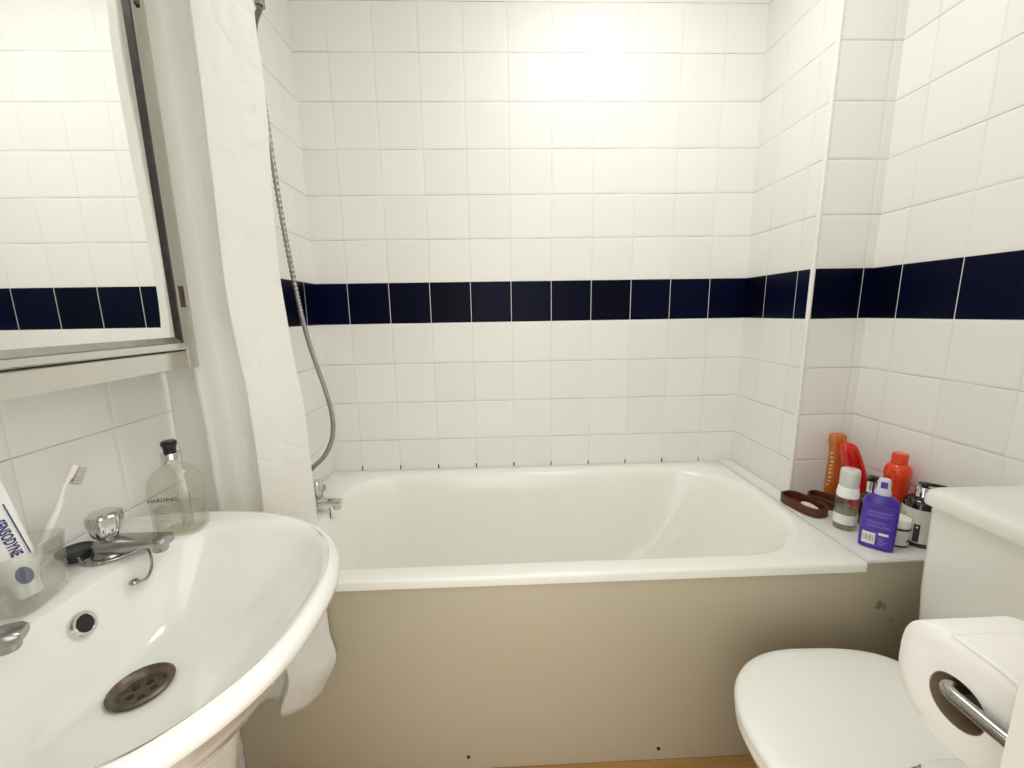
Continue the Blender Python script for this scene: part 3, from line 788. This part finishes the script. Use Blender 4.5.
for ins, x0, x1, hw, z in ((0.0, 1.245, 1.70, 0.115, 0.0005), (0, 1.245, 1.70, 0.115, 0.03), (0, 1.26, 1.70, 0.10, 0.08), (0, 1.24, 1.70, 0.10, 0.16), (0, 1.18, 1.70, 0.125, 0.24), (0, 1.145, 1.72, 0.160, 0.32), (0, 1.128, 1.74, 0.174, 0.352), (0, 1.124, 1.75, 0.177, 0.371)):
    n = 96; ring = []; xc = x0 + 0.22
    for k in range(n):
        a = 2 * PI * k / n
        c, s = sup(a, 2.2 if math.cos(a) < 0 else 5)
        ring.append(Vector((xc + c * ((xc - x0) if c < 0 else (x1 - xc)), TYC + s * hw, z)))
    rs.append(ring)
loft(bm, rs, True, True); obj('pan', bm, M['ceramic'], wc)
CSX0, CSX1, CH = 1.609, 1.805, 0.206
bm = bmesh.new()
def cs(ix, iy, r, z): return rrect(CSX0 + ix, CSX1, TYC - CH + iy, TYC + CH - iy, (0.004, r, r, 0.004), z, 8)
loft(bm, [cs(0.02, 0.014, 0.03, 0.372), cs(0.012, 0.006, 0.03, 0.382), cs(0.004, 0.002, 0.022, 0.55), cs(0.0, 0.0, 0.02, 0.752)], True, True)
obj('cistern', bm, M['ceramic'], wc)
def lid_ring(i, z, r=0.024): return rrect(1.597 + i, 1.8085, TYC - 0.216 + i, TYC + 0.216 - i, (0.005, max(0.006, r), max(0.006, r), 0.005), z, 8)
bm = bmesh.new()
loft(bm, [lid_ring(0.008, 0.750), lid_ring(0.001, 0.7515), lid_ring(0.0, 0.756), lid_ring(0.001, 0.772), lid_ring(0.005, 0.781), lid_ring(0.012, 0.7865), lid_ring(0.022, 0.789), lid_ring(0.05, 0.790)], True, True)
obj('cistern_lid', bm, M['ceramic'], wc)
for dy in (-0.075, 0.075):
    bm = bmesh.new(); tube(bm, [(1.575, TYC + dy - 0.018, 0.398), (1.575, TYC + dy, 0.398), (1.575, TYC + dy + 0.018, 0.398)], 0.011, 16)
    obj('hinge', bm, M['plastic_white'], wc)

# packet lying on the lid below the roll
pk = thing('wipes_packet', (1.40, -1.09, 0.422), 'white packet with a shiny crinkled end lying on the toilet lid below the roll', 'packet')
rings = []
for x, h, hw in ((1.345, 0.003, 0.040), (1.352, 0.012, 0.044), (1.38, 0.020, 0.047), (1.44, 0.021, 0.047), (1.48, 0.017, 0.045), (1.505, 0.004, 0.042)):
    rings.append([Vector((x, -1.076 + hw * sup(2 * PI * k / 32, 3)[0], 0.4236 + h * 0.5 * (1 + sup(2 * PI * k / 32, 3)[1]))) for k in range(32)])
bm = bmesh.new(); loft(bm, rings, True, True); obj('pouch', bm, M['label_white'], pk)
bm = bmesh.new(); n = 24; rows = []
for i in range(5):
    rows.append([bm.verts.new((1.352 - i * 0.0065, -1.076 + 0.043 * (2 * j / n - 1), 0.4300 + 0.004 * math.sin(j * 1.9 + i) + 0.0025 * math.cos(j * 3.1 - i))) for j in range(n + 1)])
for a, b in zip(rows, rows[1:]):
    for j in range(n): bm.faces.new((a[j], a[j + 1], b[j + 1], b[j]))
o = obj('crimped_end', bm, M['crinkle'], pk, angle=20); o['label'] = 'shiny crinkled end'
o.modifiers.new('thickness', 'SOLIDIFY').thickness = 0.0008

# ------------------------------------------------------------------ toilet roll and holder
RX0, RX1, RYC, RZC = 1.098, 1.200, -1.2460, 0.8065
hl = thing('toilet_roll_holder', (1.086, YF, 0.820), 'grey metal bar holding the toilet roll, fixed to the doorway wall', 'toilet roll holder')
bm = bmesh.new(); lathe(bm, [(0.0, 0.006), (0.020, 0.006), (0.024, 0.003), (0.024, 0.0)], (0, 0, 0), 24)
xform(bm, Matrix.Translation((1.0985, YF + 0.0005, 0.820)) @ Matrix.Rotation(-PI / 2, 4, 'X')); obj('wall_plate', bm, M['dull_chrome'], hl)
hz = 0.8205
arm = [(1.0895, YF + 0.003, hz), (1.0875, -1.285, hz), (1.0875, -1.262, hz), (1.0878, -1.251, hz), (1.0905, -1.2445, hz), (1.098, -1.2425, hz), (1.12, -1.2425, hz), (1.16, -1.2425, hz), (1.21, -1.2425, hz)]
bm = bmesh.new(); tube(bm, smooth_path(arm, 6), 0.0065, 16)
obj('bent_bar', bm, M['dull_chrome'], hl)
roll = thing('toilet_roll', ((RX0 + RX1) / 2, RYC, RZC), 'white toilet roll hanging on its metal bar in front of the toilet', 'toilet roll')
n = 120
def roll_r(a, r, wob):
    # pressed flat on top by handling, rounder underneath
    ex = 3.4 if math.sin(a) > 0 else 2.25
    sq = 1 / (abs(math.cos(a)) ** ex + abs(math.sin(a)) ** ex) ** (1 / ex)
    return r * (1 + wob * (sq - 1)) * (1 if math.sin(a) > 0 else 1 - 0.075 * wob * math.sin(a) ** 2)
def rr_(x, r, wob=1.0):
    ring = []
    for k in range(n):
        a = 2 * PI * k / n
        # flattened a little by handling; loose outer sheet
        q = roll_r(a, r, wob) + r * wob * 0.004 * noise.noise(Vector((math.cos(a) * 6, math.sin(a) * 6, x * 60)))
        ring.append(Vector((x, RYC + q * math.cos(a), RZC + q * math.sin(a))))
    return ring
bm = bmesh.new()
R_, H_ = 0.0590, 0.0230
prof = [(RX0 + 0.0, H_ + 0.001, 0.2), (RX0 - 0.0005, 0.034, 0.4), (RX0 + 0.0005, 0.046, 1), (RX0 + 0.0015, R_ - 0.003, 1), (RX0 + 0.004, R_ - 0.0005, 1), (RX0 + 0.010, R_, 1), ((RX0 + RX1) / 2, R_, 1), (RX1 - 0.006, R_, 1), (RX1 - 0.001, R_ - 0.003, 1), (RX1, 0.045, 1), (RX1, H_ + 0.001, 0.2)]
rings = [rr_(x, r, w) for x, r, w in prof]
loft(bm, rings + [rings[0]])
obj('paper', bm, M['paper'], roll)
bm = bmesh.new(); loft(bm, [rr_(RX0 + 0.0004, H_ + 0.0012, 0.2), rr_(RX0 + 0.0004, H_, 0.2), rr_(RX1 - 0.001, H_, 0.2), rr_(RX1 - 0.001, H_ + 0.0012, 0.2)])
o = obj('cardboard_core', bm, M['card'], roll); o['label'] = 'brown cardboard core'
# torn edge of the last sheet, a thin layer over the roll with a ragged end
bm = bmesh.new(); rows = []
for j in range(17):
    x = RX0 + 0.002 + (RX1 - RX0 - 0.004) * j / 16
    row = []
    rag = 0.10 * noise.noise(Vector((j * 0.9, 2.2, 0))) + 0.04 * (-1) ** j
    for i in range(33):
        a = math.radians(75) + (math.radians(150) + rag - math.radians(75)) * i / 32
        q = roll_r(a, R_, 1) + 0.0007 + 0.0016 * (i / 32) ** 4
        row.append(bm.verts.new((x, RYC + q * math.cos(a), RZC + q * math.sin(a))))
    rows.append(row)
for a, b in zip(rows, rows[1:]):
    for i in range(32): bm.faces.new((a[i], a[i + 1], b[i + 1], b[i]))
o = obj('loose_sheet', bm, M['paper'], roll); o.modifiers.new('thickness', 'SOLIDIFY').thickness = 0.0004

# ------------------------------------------------------------------ things on the ledge
LZ = RIM + 0.0006
def loft_sections(name, secs, c, mat, parent, n=2.5, rot=0.0, lean=None, cap=True, seg=44, angle=40):
    """secs: (z, half width x, half depth y, shift x, shift y)"""
    rings = []
    for s in secs:
        z, a, b = s[:3]; dx = s[3] if len(s) > 3 else 0; dy = s[4] if len(s) > 4 else 0
        ring = []
        for k in range(seg):
            cc, ss = sup(2 * PI * k / seg, n)
            x, y = a * cc, b * ss
            x, y = x * math.cos(rot) - y * math.sin(rot), x * math.sin(rot) + y * math.cos(rot)
            ring.append(Vector((c[0] + x + dx, c[1] + y + dy, c[2] + z)))
        rings.append(ring)
    bm = bmesh.new(); loft(bm, rings, cap, cap)
    return obj(name, bm, mat, parent, angle=angle)

# amber-orange shower gel, cap down in the corner
c = (1.731, -0.372, LZ)
t = thing('shower_gel_bottle', c, 'amber orange bottle in the corner of the ledge, tallest at the left', 'bottle', 'bottles on the bath ledge')
loft_sections('bottle_body', [(0.03, 0.0185, 0.017), (0.045, 0.0195, 0.018), (0.09, 0.0185, 0.0175), (0.14, 0.0175, 0.017), (0.165, 0.0180, 0.017), (0.180, 0.0200, 0.017), (0.195, 0.0240, 0.0170), (0.214, 0.0240, 0.0150), (0.220, 0.0215, 0.0110), (0.2225, 0.015, 0.006)], c, M['orange'], t, 2.2, -0.25)
loft_sections('cap', [(0, 0.0165, 0.015), (0.002, 0.018, 0.0165), (0.029, 0.018, 0.0165), (0.0305, 0.016, 0.015)], c, M['orange'], t, 2.2, -0.25)
bm = bmesh.new()
for k in range(9):
    lathe(bm, [(0.0, -0.004), (0.0032, -0.0025), (0.0042, 0), (0.0032, 0.0025), (0.0, 0.004)], (c[0] - 0.0175 + 0.0015 * math.sin(k * 2.1), c[1] - 0.008 + 0.003 * math.cos(k * 1.7), c[2] + 0.055 + k * 0.013), 10)
o = obj('raised_dots', bm, M['foil_text'], t)

# red leaning bottle
c = (1.752, -0.448, LZ)
t = thing('shampoo_bottle', c, 'glossy red bottle narrowing to a rounded top that leans left, behind the foam pump', 'bottle', 'bottles on the bath ledge')
secs = []
for z, a, b in ((0.0, 0.028, 0.019), (0.002, 0.030, 0.021), (0.03, 0.0315, 0.022), (0.07, 0.0315, 0.022), (0.11, 0.030, 0.021), (0.15, 0.0275, 0.019), (0.18, 0.025, 0.017), (0.198, 0.0225, 0.0145), (0.208, 0.018, 0.011), (0.213, 0.010, 0.006), (0.2145, 0.004, 0.003)):
    secs.append((z, a, b, -0.056 * (z / 0.215) ** 1.25 + 0.010, 0.012 * (z / 0.215)))
loft_sections('bottle_body', secs, c, M['red'], t, 2.2, -0.35)
bm = bmesh.new(); 
loft_sections('cap_seam', [(0.045, 0.0320, 0.0225, -0.005, 0.003), (0.047, 0.0320, 0.0225, -0.0055, 0.003)], c, M['red'], t, 2.2, -0.35, cap=False); bm.free()

# orange-red bottle with a ball shoulder
c = (1.766, -0.538, LZ)
t = thing('body_wash_bottle', c, 'orange red bottle with a ball shaped shoulder and short neck, against the right wall', 'bottle', 'bottles on the bath ledge')
bm = bmesh.new()
lathe(bm, [(0.025, 0.0000), (0.027, 0.0021), (0.0275, 0.0315), (0.026, 0.0630), (0.026, 0.0893), (0.0265, 0.1103), (0.0280, 0.1239), (0.0265, 0.1344), (0.0280, 0.1428), (0.0295, 0.1575), (0.0285, 0.1712), (0.0245, 0.1806), (0.018, 0.1864), (0.0165, 0.1869)], c, 40, cap0=True)
obj('bottle_body', bm, M['orange_red'], t)
bm = bmesh.new()
lathe(bm, [(0.0165, 0.1869), (0.0175, 0.1880), (0.0175, 0.2100), (0.0165, 0.2147), (0.0, 0.2158)], c, 36); obj('cap', bm, M['orange_red'], t)

# foam pump bottle
c = (1.634, -0.536, LZ)
t = thing('foam_pump_bottle', c, 'clear foam pump bottle with white cap and white label, right of the brown soap dish', 'bottle', 'bottles on the bath ledge')
bm = bmesh.new(); lathe(bm, [(0.023, 0.0), (0.0255, 0.002), (0.0262, 0.006), (0.0262, 0.092), (0.0245, 0.097), (0.022, 0.1)], c, 40, cap0=True); obj('bottle_body', bm, M['glass_bottle'], t)
bm = bmesh.new(); lathe(bm, [(0.0232, 0.003), (0.0238, 0.005), (0.0238, 0.060), (0.0, 0.060)], c, 36, cap0=True); obj('liquid', bm, thin_clear('foam_wash', (0.86, 0.88, 0.76), 0.2, 0.2, body=0.20, body_col=(0.62, 0.64, 0.50)), t)
bm = bmesh.new(); lathe(bm, [(0.0266, 0.018), (0.0266, 0.046)], c, 40); obj('label', bm, M['label_white'], t)
bm = bmesh.new()
lathe(bm, [(0.0215, 0.094), (0.0255, 0.0945), (0.0255, 0.108), (0.0238, 0.112), (0.0238, 0.120), (0.0215, 0.123), (0.0215, 0.125)], c, 36); obj('collar', bm, M['plastic_white'], t)
bm = bmesh.new(); lathe(bm, [(0.0225, 0.124), (0.0225, 0.165), (0.0212, 0.171), (0.018, 0.1735), (0.0, 0.174)], c, 36); obj('cap', bm, thin_clear('frosted_cap', (0.9, 0.9, 0.88), 0.15, 1.0, body=0.62, body_col=(0.86, 0.86, 0.83)), t)
bm = bmesh.new(); lathe(bm, [(0.010, 0.123), (0.010, 0.15), (0.016, 0.152), (0.016, 0.163), (0.0, 0.165)], c, 20); obj('pump', bm, M['plastic_white'], t)
txt = bmesh.new()
for k, wv in enumerate((0.012, 0.018, 0.010, 0.016)):
    add_box(txt, (-wv / 2, 0.010 - k * 0.0045, 0), (wv / 2, 0.0112 - k * 0.0045, 0.0001))
bmesh.ops.subdivide_edges(txt, edges=list(txt.edges), cuts=2)
obj('small_print', wrap_cyl(txt, c, 0.0266, math.radians(-133), c[2] + 0.070), M['ink_grey'], t, False)

# purple bottle, seen from the back label
c = (1.633, -0.634, LZ); prot = math.radians(-44)
t = thing('shampoo_bottle', c, 'purple flat bottle with a pale lilac cap at the front edge of the ledge', 'bottle', 'bottles on the bath ledge')
loft_sections('bottle_body', [(0.0, 0.032, 0.014), (0.002, 0.0345, 0.0165), (0.02, 0.035, 0.017), (0.09, 0.0355, 0.017), (0.122, 0.0350, 0.0165), (0.132, 0.0325, 0.0155), (0.139, 0.026, 0.0135), (0.1435, 0.017, 0.012), (0.145, 0.0145, 0.0115)], c, M['purple'], t, 3.0, prot)
loft_sections('cap', [(0.1445, 0.0155, 0.0125), (0.146, 0.0165, 0.0135), (0.153, 0.0160, 0.0132), (0.157, 0.0135, 0.0115), (0.182, 0.0120, 0.0105), (0.186, 0.0105, 0.009), (0.1865, 0.006, 0.004)], c, M['lilac_cap'], t, 2.6, prot)
bm = box((-0.0065, -0.0118, 0.164), (0.0065, -0.0100, 0.180), 0.0006, 1)
xform(bm, Matrix.Translation(c) @ Matrix.Rotation(prot, 4, 'Z'))
obj('spray_nozzle', bm, M['purple'], t)
def on_purple(bm, x, z, off):
    for v in bm.verts:
        xx = x + v.co.x
        d = 0.017 * (max(0.0, 1 - (abs(xx) / 0.0352) ** 3.0)) ** (1 / 3.0)
        p = Vector((xx, -(d + off), z + v.co.y))
        p.x, p.y = p.x * math.cos(prot) - p.y * math.sin(prot), p.x * math.sin(prot) + p.y * math.cos(prot)
        v.co = Vector((c[0] + p.x, c[1] + p.y, c[2] + p.z))
    return bm
def patch(x0, x1, y0, y1, nx=8):
    bm = bmesh.new(); vs = [[bm.verts.new((x0 + (x1 - x0) * i / nx, y, 0)) for i in range(nx + 1)] for y in (y0, y1)]
    for i in range(nx): bm.faces.new((vs[0][i], vs[0][i + 1], vs[1][i + 1], vs[1][i]))
    return bm
obj('back_label', on_purple(patch(-0.030, 0.030, 0.008, 0.122, 14), 0, 0, 0.0003), M['purple_label'], t)
for k, zz in enumerate((0.113, 0.101, 0.092, 0.083, 0.074, 0.064)):
    bm = bmesh.new()
    rr2 = random.Random(k)
    for q in range(2):
        xl = -0.026 + rr2.random() * 0.004; xe = 0.012 + rr2.random() * 0.014
        b2 = patch(xl, xe, -q * 0.0032, -q * 0.0032 + 0.0013, 8)
        me_ = bpy.data.meshes.new('tmp'); b2.to_mesh(me_); b2.free(); bm.from_mesh(me_); bpy.data.meshes.remove(me_)
    obj('print_line', on_purple(bm, 0, zz, 0.0006), M['ink_lilac' if k % 3 else 'ink_purple'], t, False)
bc = obj('barcode_panel', on_purple(patch(-0.0285, -0.003, 0.013, 0.044, 6), 0, 0, 0.0007), M['label_white'], t)
bm = bmesh.new()
for k in range(9):
    wv = (0.0011, 0.0006, 0.0016)[k % 3]; b2 = patch(-0.0262 + k * 0.0023, -0.0262 + k * 0.0023 + wv, 0.021, 0.037, 1)
    me_ = bpy.data.meshes.new('tmp'); b2.to_mesh(me_); b2.free(); bm.from_mesh(me_); bpy.data.meshes.remove(me_)
obj('bars', on_purple(bm, 0, 0, 0.0010), M['ink_grey'], bc, False)
obj('white_block', on_purple(patch(0.002, 0.021, 0.041, 0.048, 4), 0, 0, 0.0007), M['label_white'], t)
bm = bmesh.new()
for k in range(5):
    b2 = patch(0.003, 0.012 + 0.008 * ((k * 7) % 3) / 2, 0.014 + k * 0.0047, 0.0160 + k * 0.0047, 3)
    me_ = bpy.data.meshes.new('tmp'); b2.to_mesh(me_); b2.free(); bm.from_mesh(me_); bpy.data.meshes.remove(me_)
obj('small_print', on_purple(bm, 0, 0, 0.0007), M['ink_lilac'], t, False)

# white jar with black bands
c = (1.6985, -0.622, LZ)
t = thing('cream_jar', c, 'small round white jar with black bands between the purple and the dark pump bottle', 'jar')
bm = bmesh.new(); lathe(bm, [(0.023, 0.0), (0.025, 0.002), (0.025, 0.050), (0.023, 0.053), (0.022, 0.054)], c, 36, cap0=True); obj('jar_body', bm, M['label_cream'], t)
for z0, z1 in ((0.0025, 0.0075), (0.047, 0.052)):
    bm = bmesh.new(); lathe(bm, [(0.0252, z0), (0.0254, z0 + 0.0005), (0.0254, z1 - 0.0005), (0.0252, z1)], c, 36); o = obj('band', bm, M['black'], t); o['label'] = 'black band'
bm = bmesh.new(); lathe(bm, [(0.0235, 0.054), (0.025, 0.0545), (0.025, 0.073), (0.0235, 0.0755), (0.0, 0.076)], c, 36); obj('lid', bm, M['plastic_white'], t)
bm = patch(-0.012, 0.010, -0.003, 0.003, 6); obj('print_line', wrap_cyl(bm, c, 0.0254, math.radians(-60), c[2] + 0.020), M['ink'], t, False)

# dark pump bottle by the cistern
c = (1.7590, -0.617, LZ)
t = thing('hand_wash_bottle', c, 'dark bottle with cream label and chrome pump collar next to the cistern', 'bottle', 'bottles on the bath ledge')
bm = bmesh.new(); lathe(bm, [(0.034, 0.0), (0.0365, 0.003), (0.0365, 0.108), (0.035, 0.115), (0.028, 0.123), (0.018, 0.128), (0.014, 0.130)], c, 44, cap0=True); obj('bottle_body', bm, M['amber'], t)
bm = bmesh.new(); lathe(bm, [(0.0369, 0.012), (0.0369, 0.101)], c, 44); obj('label', bm, M['label_cream'], t)
bm = bmesh.new(); lathe(bm, [(0.0150, 0.126), (0.0165, 0.127), (0.0165, 0.152), (0.015, 0.154), (0.0, 0.1545)], c, 28); obj('pump_collar', bm, M['chrome'], t)
bm = bmesh.new(); lathe(bm, [(0.007, 0.154), (0.007, 0.158), (0.012, 0.159), (0.012, 0.163), (0.0, 0.164)], c, 20)
tube(bm, [(c[0], c[1], c[2] + 0.161), (c[0] + 0.015, c[1] - 0.01, c[2] + 0.161), (c[0] + 0.034, c[1] - 0.02, c[2] + 0.159)], 0.0042, 10)
obj('pump_head', bm, M['black'], t)
AA = math.radians(-154)
bm = patch(-0.006, 0.006, 0.0, 0.048, 4); obj('label_bar', wrap_cyl(bm, c, 0.0371, AA + 0.22, c[2] + 0.014), M['ink'], t)
bm = bmesh.new(); lathe(bm, [(0, 0), (0.0022, 0)], (0, 0, 0), 16); obj('label_dot', wrap_cyl(bm, c, 0.0373, AA + 0.22, c[2] + 0.054), M['label_white'], t)
bm = bmesh.new()
bm.free()
for lines in (((-0.030, -0.020, 0.083), (-0.030, -0.012, 0.076), (-0.030, -0.016, 0.070)), ((-0.030, -0.011, 0.045), (-0.030, -0.016, 0.040))):
    bm = bmesh.new()
    for x0, x1, y0 in lines:
        b2 = patch(x0, x1, y0, y0 + 0.0018, 4); me_ = bpy.data.meshes.new('tmp'); b2.to_mesh(me_); b2.free(); bm.from_mesh(me_); bpy.data.meshes.remove(me_)
    obj('small_print', wrap_cyl(bm, c, 0.0371, AA + 0.1, c[2]), M['ink_grey'], t, False)

# second dark pump bottle, behind the purple one
c = (1.712, -0.527, LZ)
t = thing('lotion_bottle', c, 'dark pump bottle with a chrome collar, nearly hidden behind the purple bottle', 'bottle', 'bottles on the bath ledge')
bm = bmesh.new(); lathe(bm, [(0.020, 0.0), (0.0225, 0.002), (0.0225, 0.082), (0.019, 0.094), (0.013, 0.100)], c, 36, cap0=True); obj('bottle_body', bm, M['amber'], t)
bm = bmesh.new(); lathe(bm, [(0.0132, 0.099), (0.0145, 0.100), (0.0145, 0.132), (0.0, 0.133)], c, 28); obj('pump_collar', bm, M['chrome'], t)
bm = bmesh.new(); lathe(bm, [(0.0065, 0.132), (0.0065, 0.137), (0.013, 0.138), (0.013, 0.144), (0.0, 0.145)], c, 20)
tube(bm, [(c[0], c[1], c[2] + 0.1415), (c[0] - 0.012, c[1] - 0.004, c[2] + 0.1415), (c[0] - 0.024, c[1] - 0.008, c[2] + 0.138)], 0.004, 10)
obj('pump_head', bm, M['black'], t)

# brown double soap dish with a bar of soap
dc = (1.634, -0.42, LZ)
dish = thing('soap_dish', dc, 'brown figure-of-eight soap dish at the corner of the bath ledge', 'soap dish')
def dring(cx, cy, a, b, rot, ins, z, n=48):
    ring = []
    for k in range(n):
        cc, ss = sup(2 * PI * k / n, 3.2)
        x, y = (a - ins) * cc, (b - ins) * ss
        ring.append(Vector((cx + x * math.cos(rot) - y * math.sin(rot), cy + x * math.sin(rot) + y * math.cos(rot), z)))
    return ring
TRAYS = ((1.604, -0.422, 0.036, 0.066, 0.20), (1.688, -0.408, 0.030, 0.050, 0.45))
for cx, cy, a, b, r_ in TRAYS:
    bm = bmesh.new()
    loft(bm, [dring(cx, cy, a, b, r_, 0.003, LZ), dring(cx, cy, a, b, r_, 0.001, LZ + 0.002), dring(cx, cy, a, b, r_, 0.0, LZ + 0.028), dring(cx, cy, a, b, r_, 0.002, LZ + 0.0295), dring(cx, cy, a, b, r_, 0.0045, LZ + 0.028), dring(cx, cy, a, b, r_, 0.006, LZ + 0.005), dring(cx, cy, a, b, r_, 0.012, LZ + 0.004)], True, True)
    obj('tray', bm, M['brown'], dish)
obj('bridge', box((1.636, -0.438, LZ + 0.001), (1.666, -0.414, LZ + 0.022), 0.003, 2), M['brown'], dish)
bm = bmesh.new()
loft(bm, [[Vector((1.6085 + a * sup(2 * PI * k / 40, 2.4)[0] * 0.85, -0.442 + b * sup(2 * PI * k / 40, 2.4)[1], LZ + z)) for k in range(40)] for a, b, z in ((0.012, 0.020, 0.0046), (0.017, 0.028, 0.007), (0.019, 0.030, 0.013), (0.017, 0.028, 0.018), (0.010, 0.018, 0.0205))], True, True)
tag(obj('soap_bar', bm, M['soap']), 'pale pink bar of soap lying in the brown soap dish', 'soap')

# ------------------------------------------------------------------ lighting: the room's ceiling lamp, and an added even world fill through the open doorway
lamp = thing('ceiling_lamp', (1.06, -0.66, CEIL), 'round white ceiling lamp over the bathroom', 'lamp')
bm = bmesh.new(); lathe(bm, [(0.0, -0.0005), (0.29, -0.0005), (0.30, -0.005), (0.30, -0.03), (0.29, -0.034)], (1.06, -0.66, CEIL), 48); obj('lamp_base', bm, M['plastic_white'], lamp)
em, nt, out = nmat('lit_diffuser')
e_ = nt.nodes.new('ShaderNodeEmission'); e_.inputs[0].default_value = (0.97, 0.98, 0.945, 1); e_.inputs[1].default_value = 11.6
nt.links.new(e_.outputs[0], out.inputs[0])
bm = bmesh.new(); lathe(bm, [(0.29, -0.032), (0.286, -0.045), (0.23, -0.062), (0.115, -0.072), (0.0, -0.074)], (1.06, -0.66, CEIL), 40); obj('diffuser', bm, em, lamp)

w = bpy.data.worlds.new('ambient_fill'); sc.world = w; w.use_nodes = True
bg = w.node_tree.nodes['Background']; bg.inputs[0].default_value = (0.97, 0.98, 0.945, 1); bg.inputs[1].default_value = 2.55  # world fill, raised to lift and flatten the room's ambient light

# ------------------------------------------------------------------ camera (solved from the tile grid)
F, YAW, PITCH, ROLL = 403.1995, 0.0311, -0.1746, -0.0163
cy_, sy_, cp_, sp_ = math.cos(YAW), math.sin(YAW), math.cos(PITCH), math.sin(PITCH)
fwd = Vector((sy_ * cp_, cy_ * cp_, sp_)); rt = Vector((cy_, -sy_, 0)); up = rt.cross(fwd)
r2 = math.cos(ROLL) * rt + math.sin(ROLL) * up; u2 = -math.sin(ROLL) * rt + math.cos(ROLL) * up
cam = bpy.data.cameras.new('camera'); co = bpy.data.objects.new('camera', cam); C.objects.link(co)
cam.sensor_width = 36; cam.lens = F / 1024 * 36; cam.clip_start = 0.01
b = -fwd
co.matrix_world = Matrix(((r2.x, u2.x, b.x, 0.67225), (r2.y, u2.y, b.y, -1.55582), (r2.z, u2.z, b.z, 1.17731), (0, 0, 0, 1)))
sc.camera = co

sc.view_settings.view_transform = 'Standard'; sc.view_settings.look = 'None'
sc.view_settings.exposure = -0.13; sc.view_settings.gamma = 1.0; sc.view_settings.use_curve_mapping = False
sc.cycles.use_denoising = True
sc.cycles.max_bounces = 12; sc.cycles.diffuse_bounces = 8; sc.cycles.glossy_bounces = 6; sc.cycles.transparent_max_bounces = 24
sc.cycles.sample_clamp_indirect = 6.0
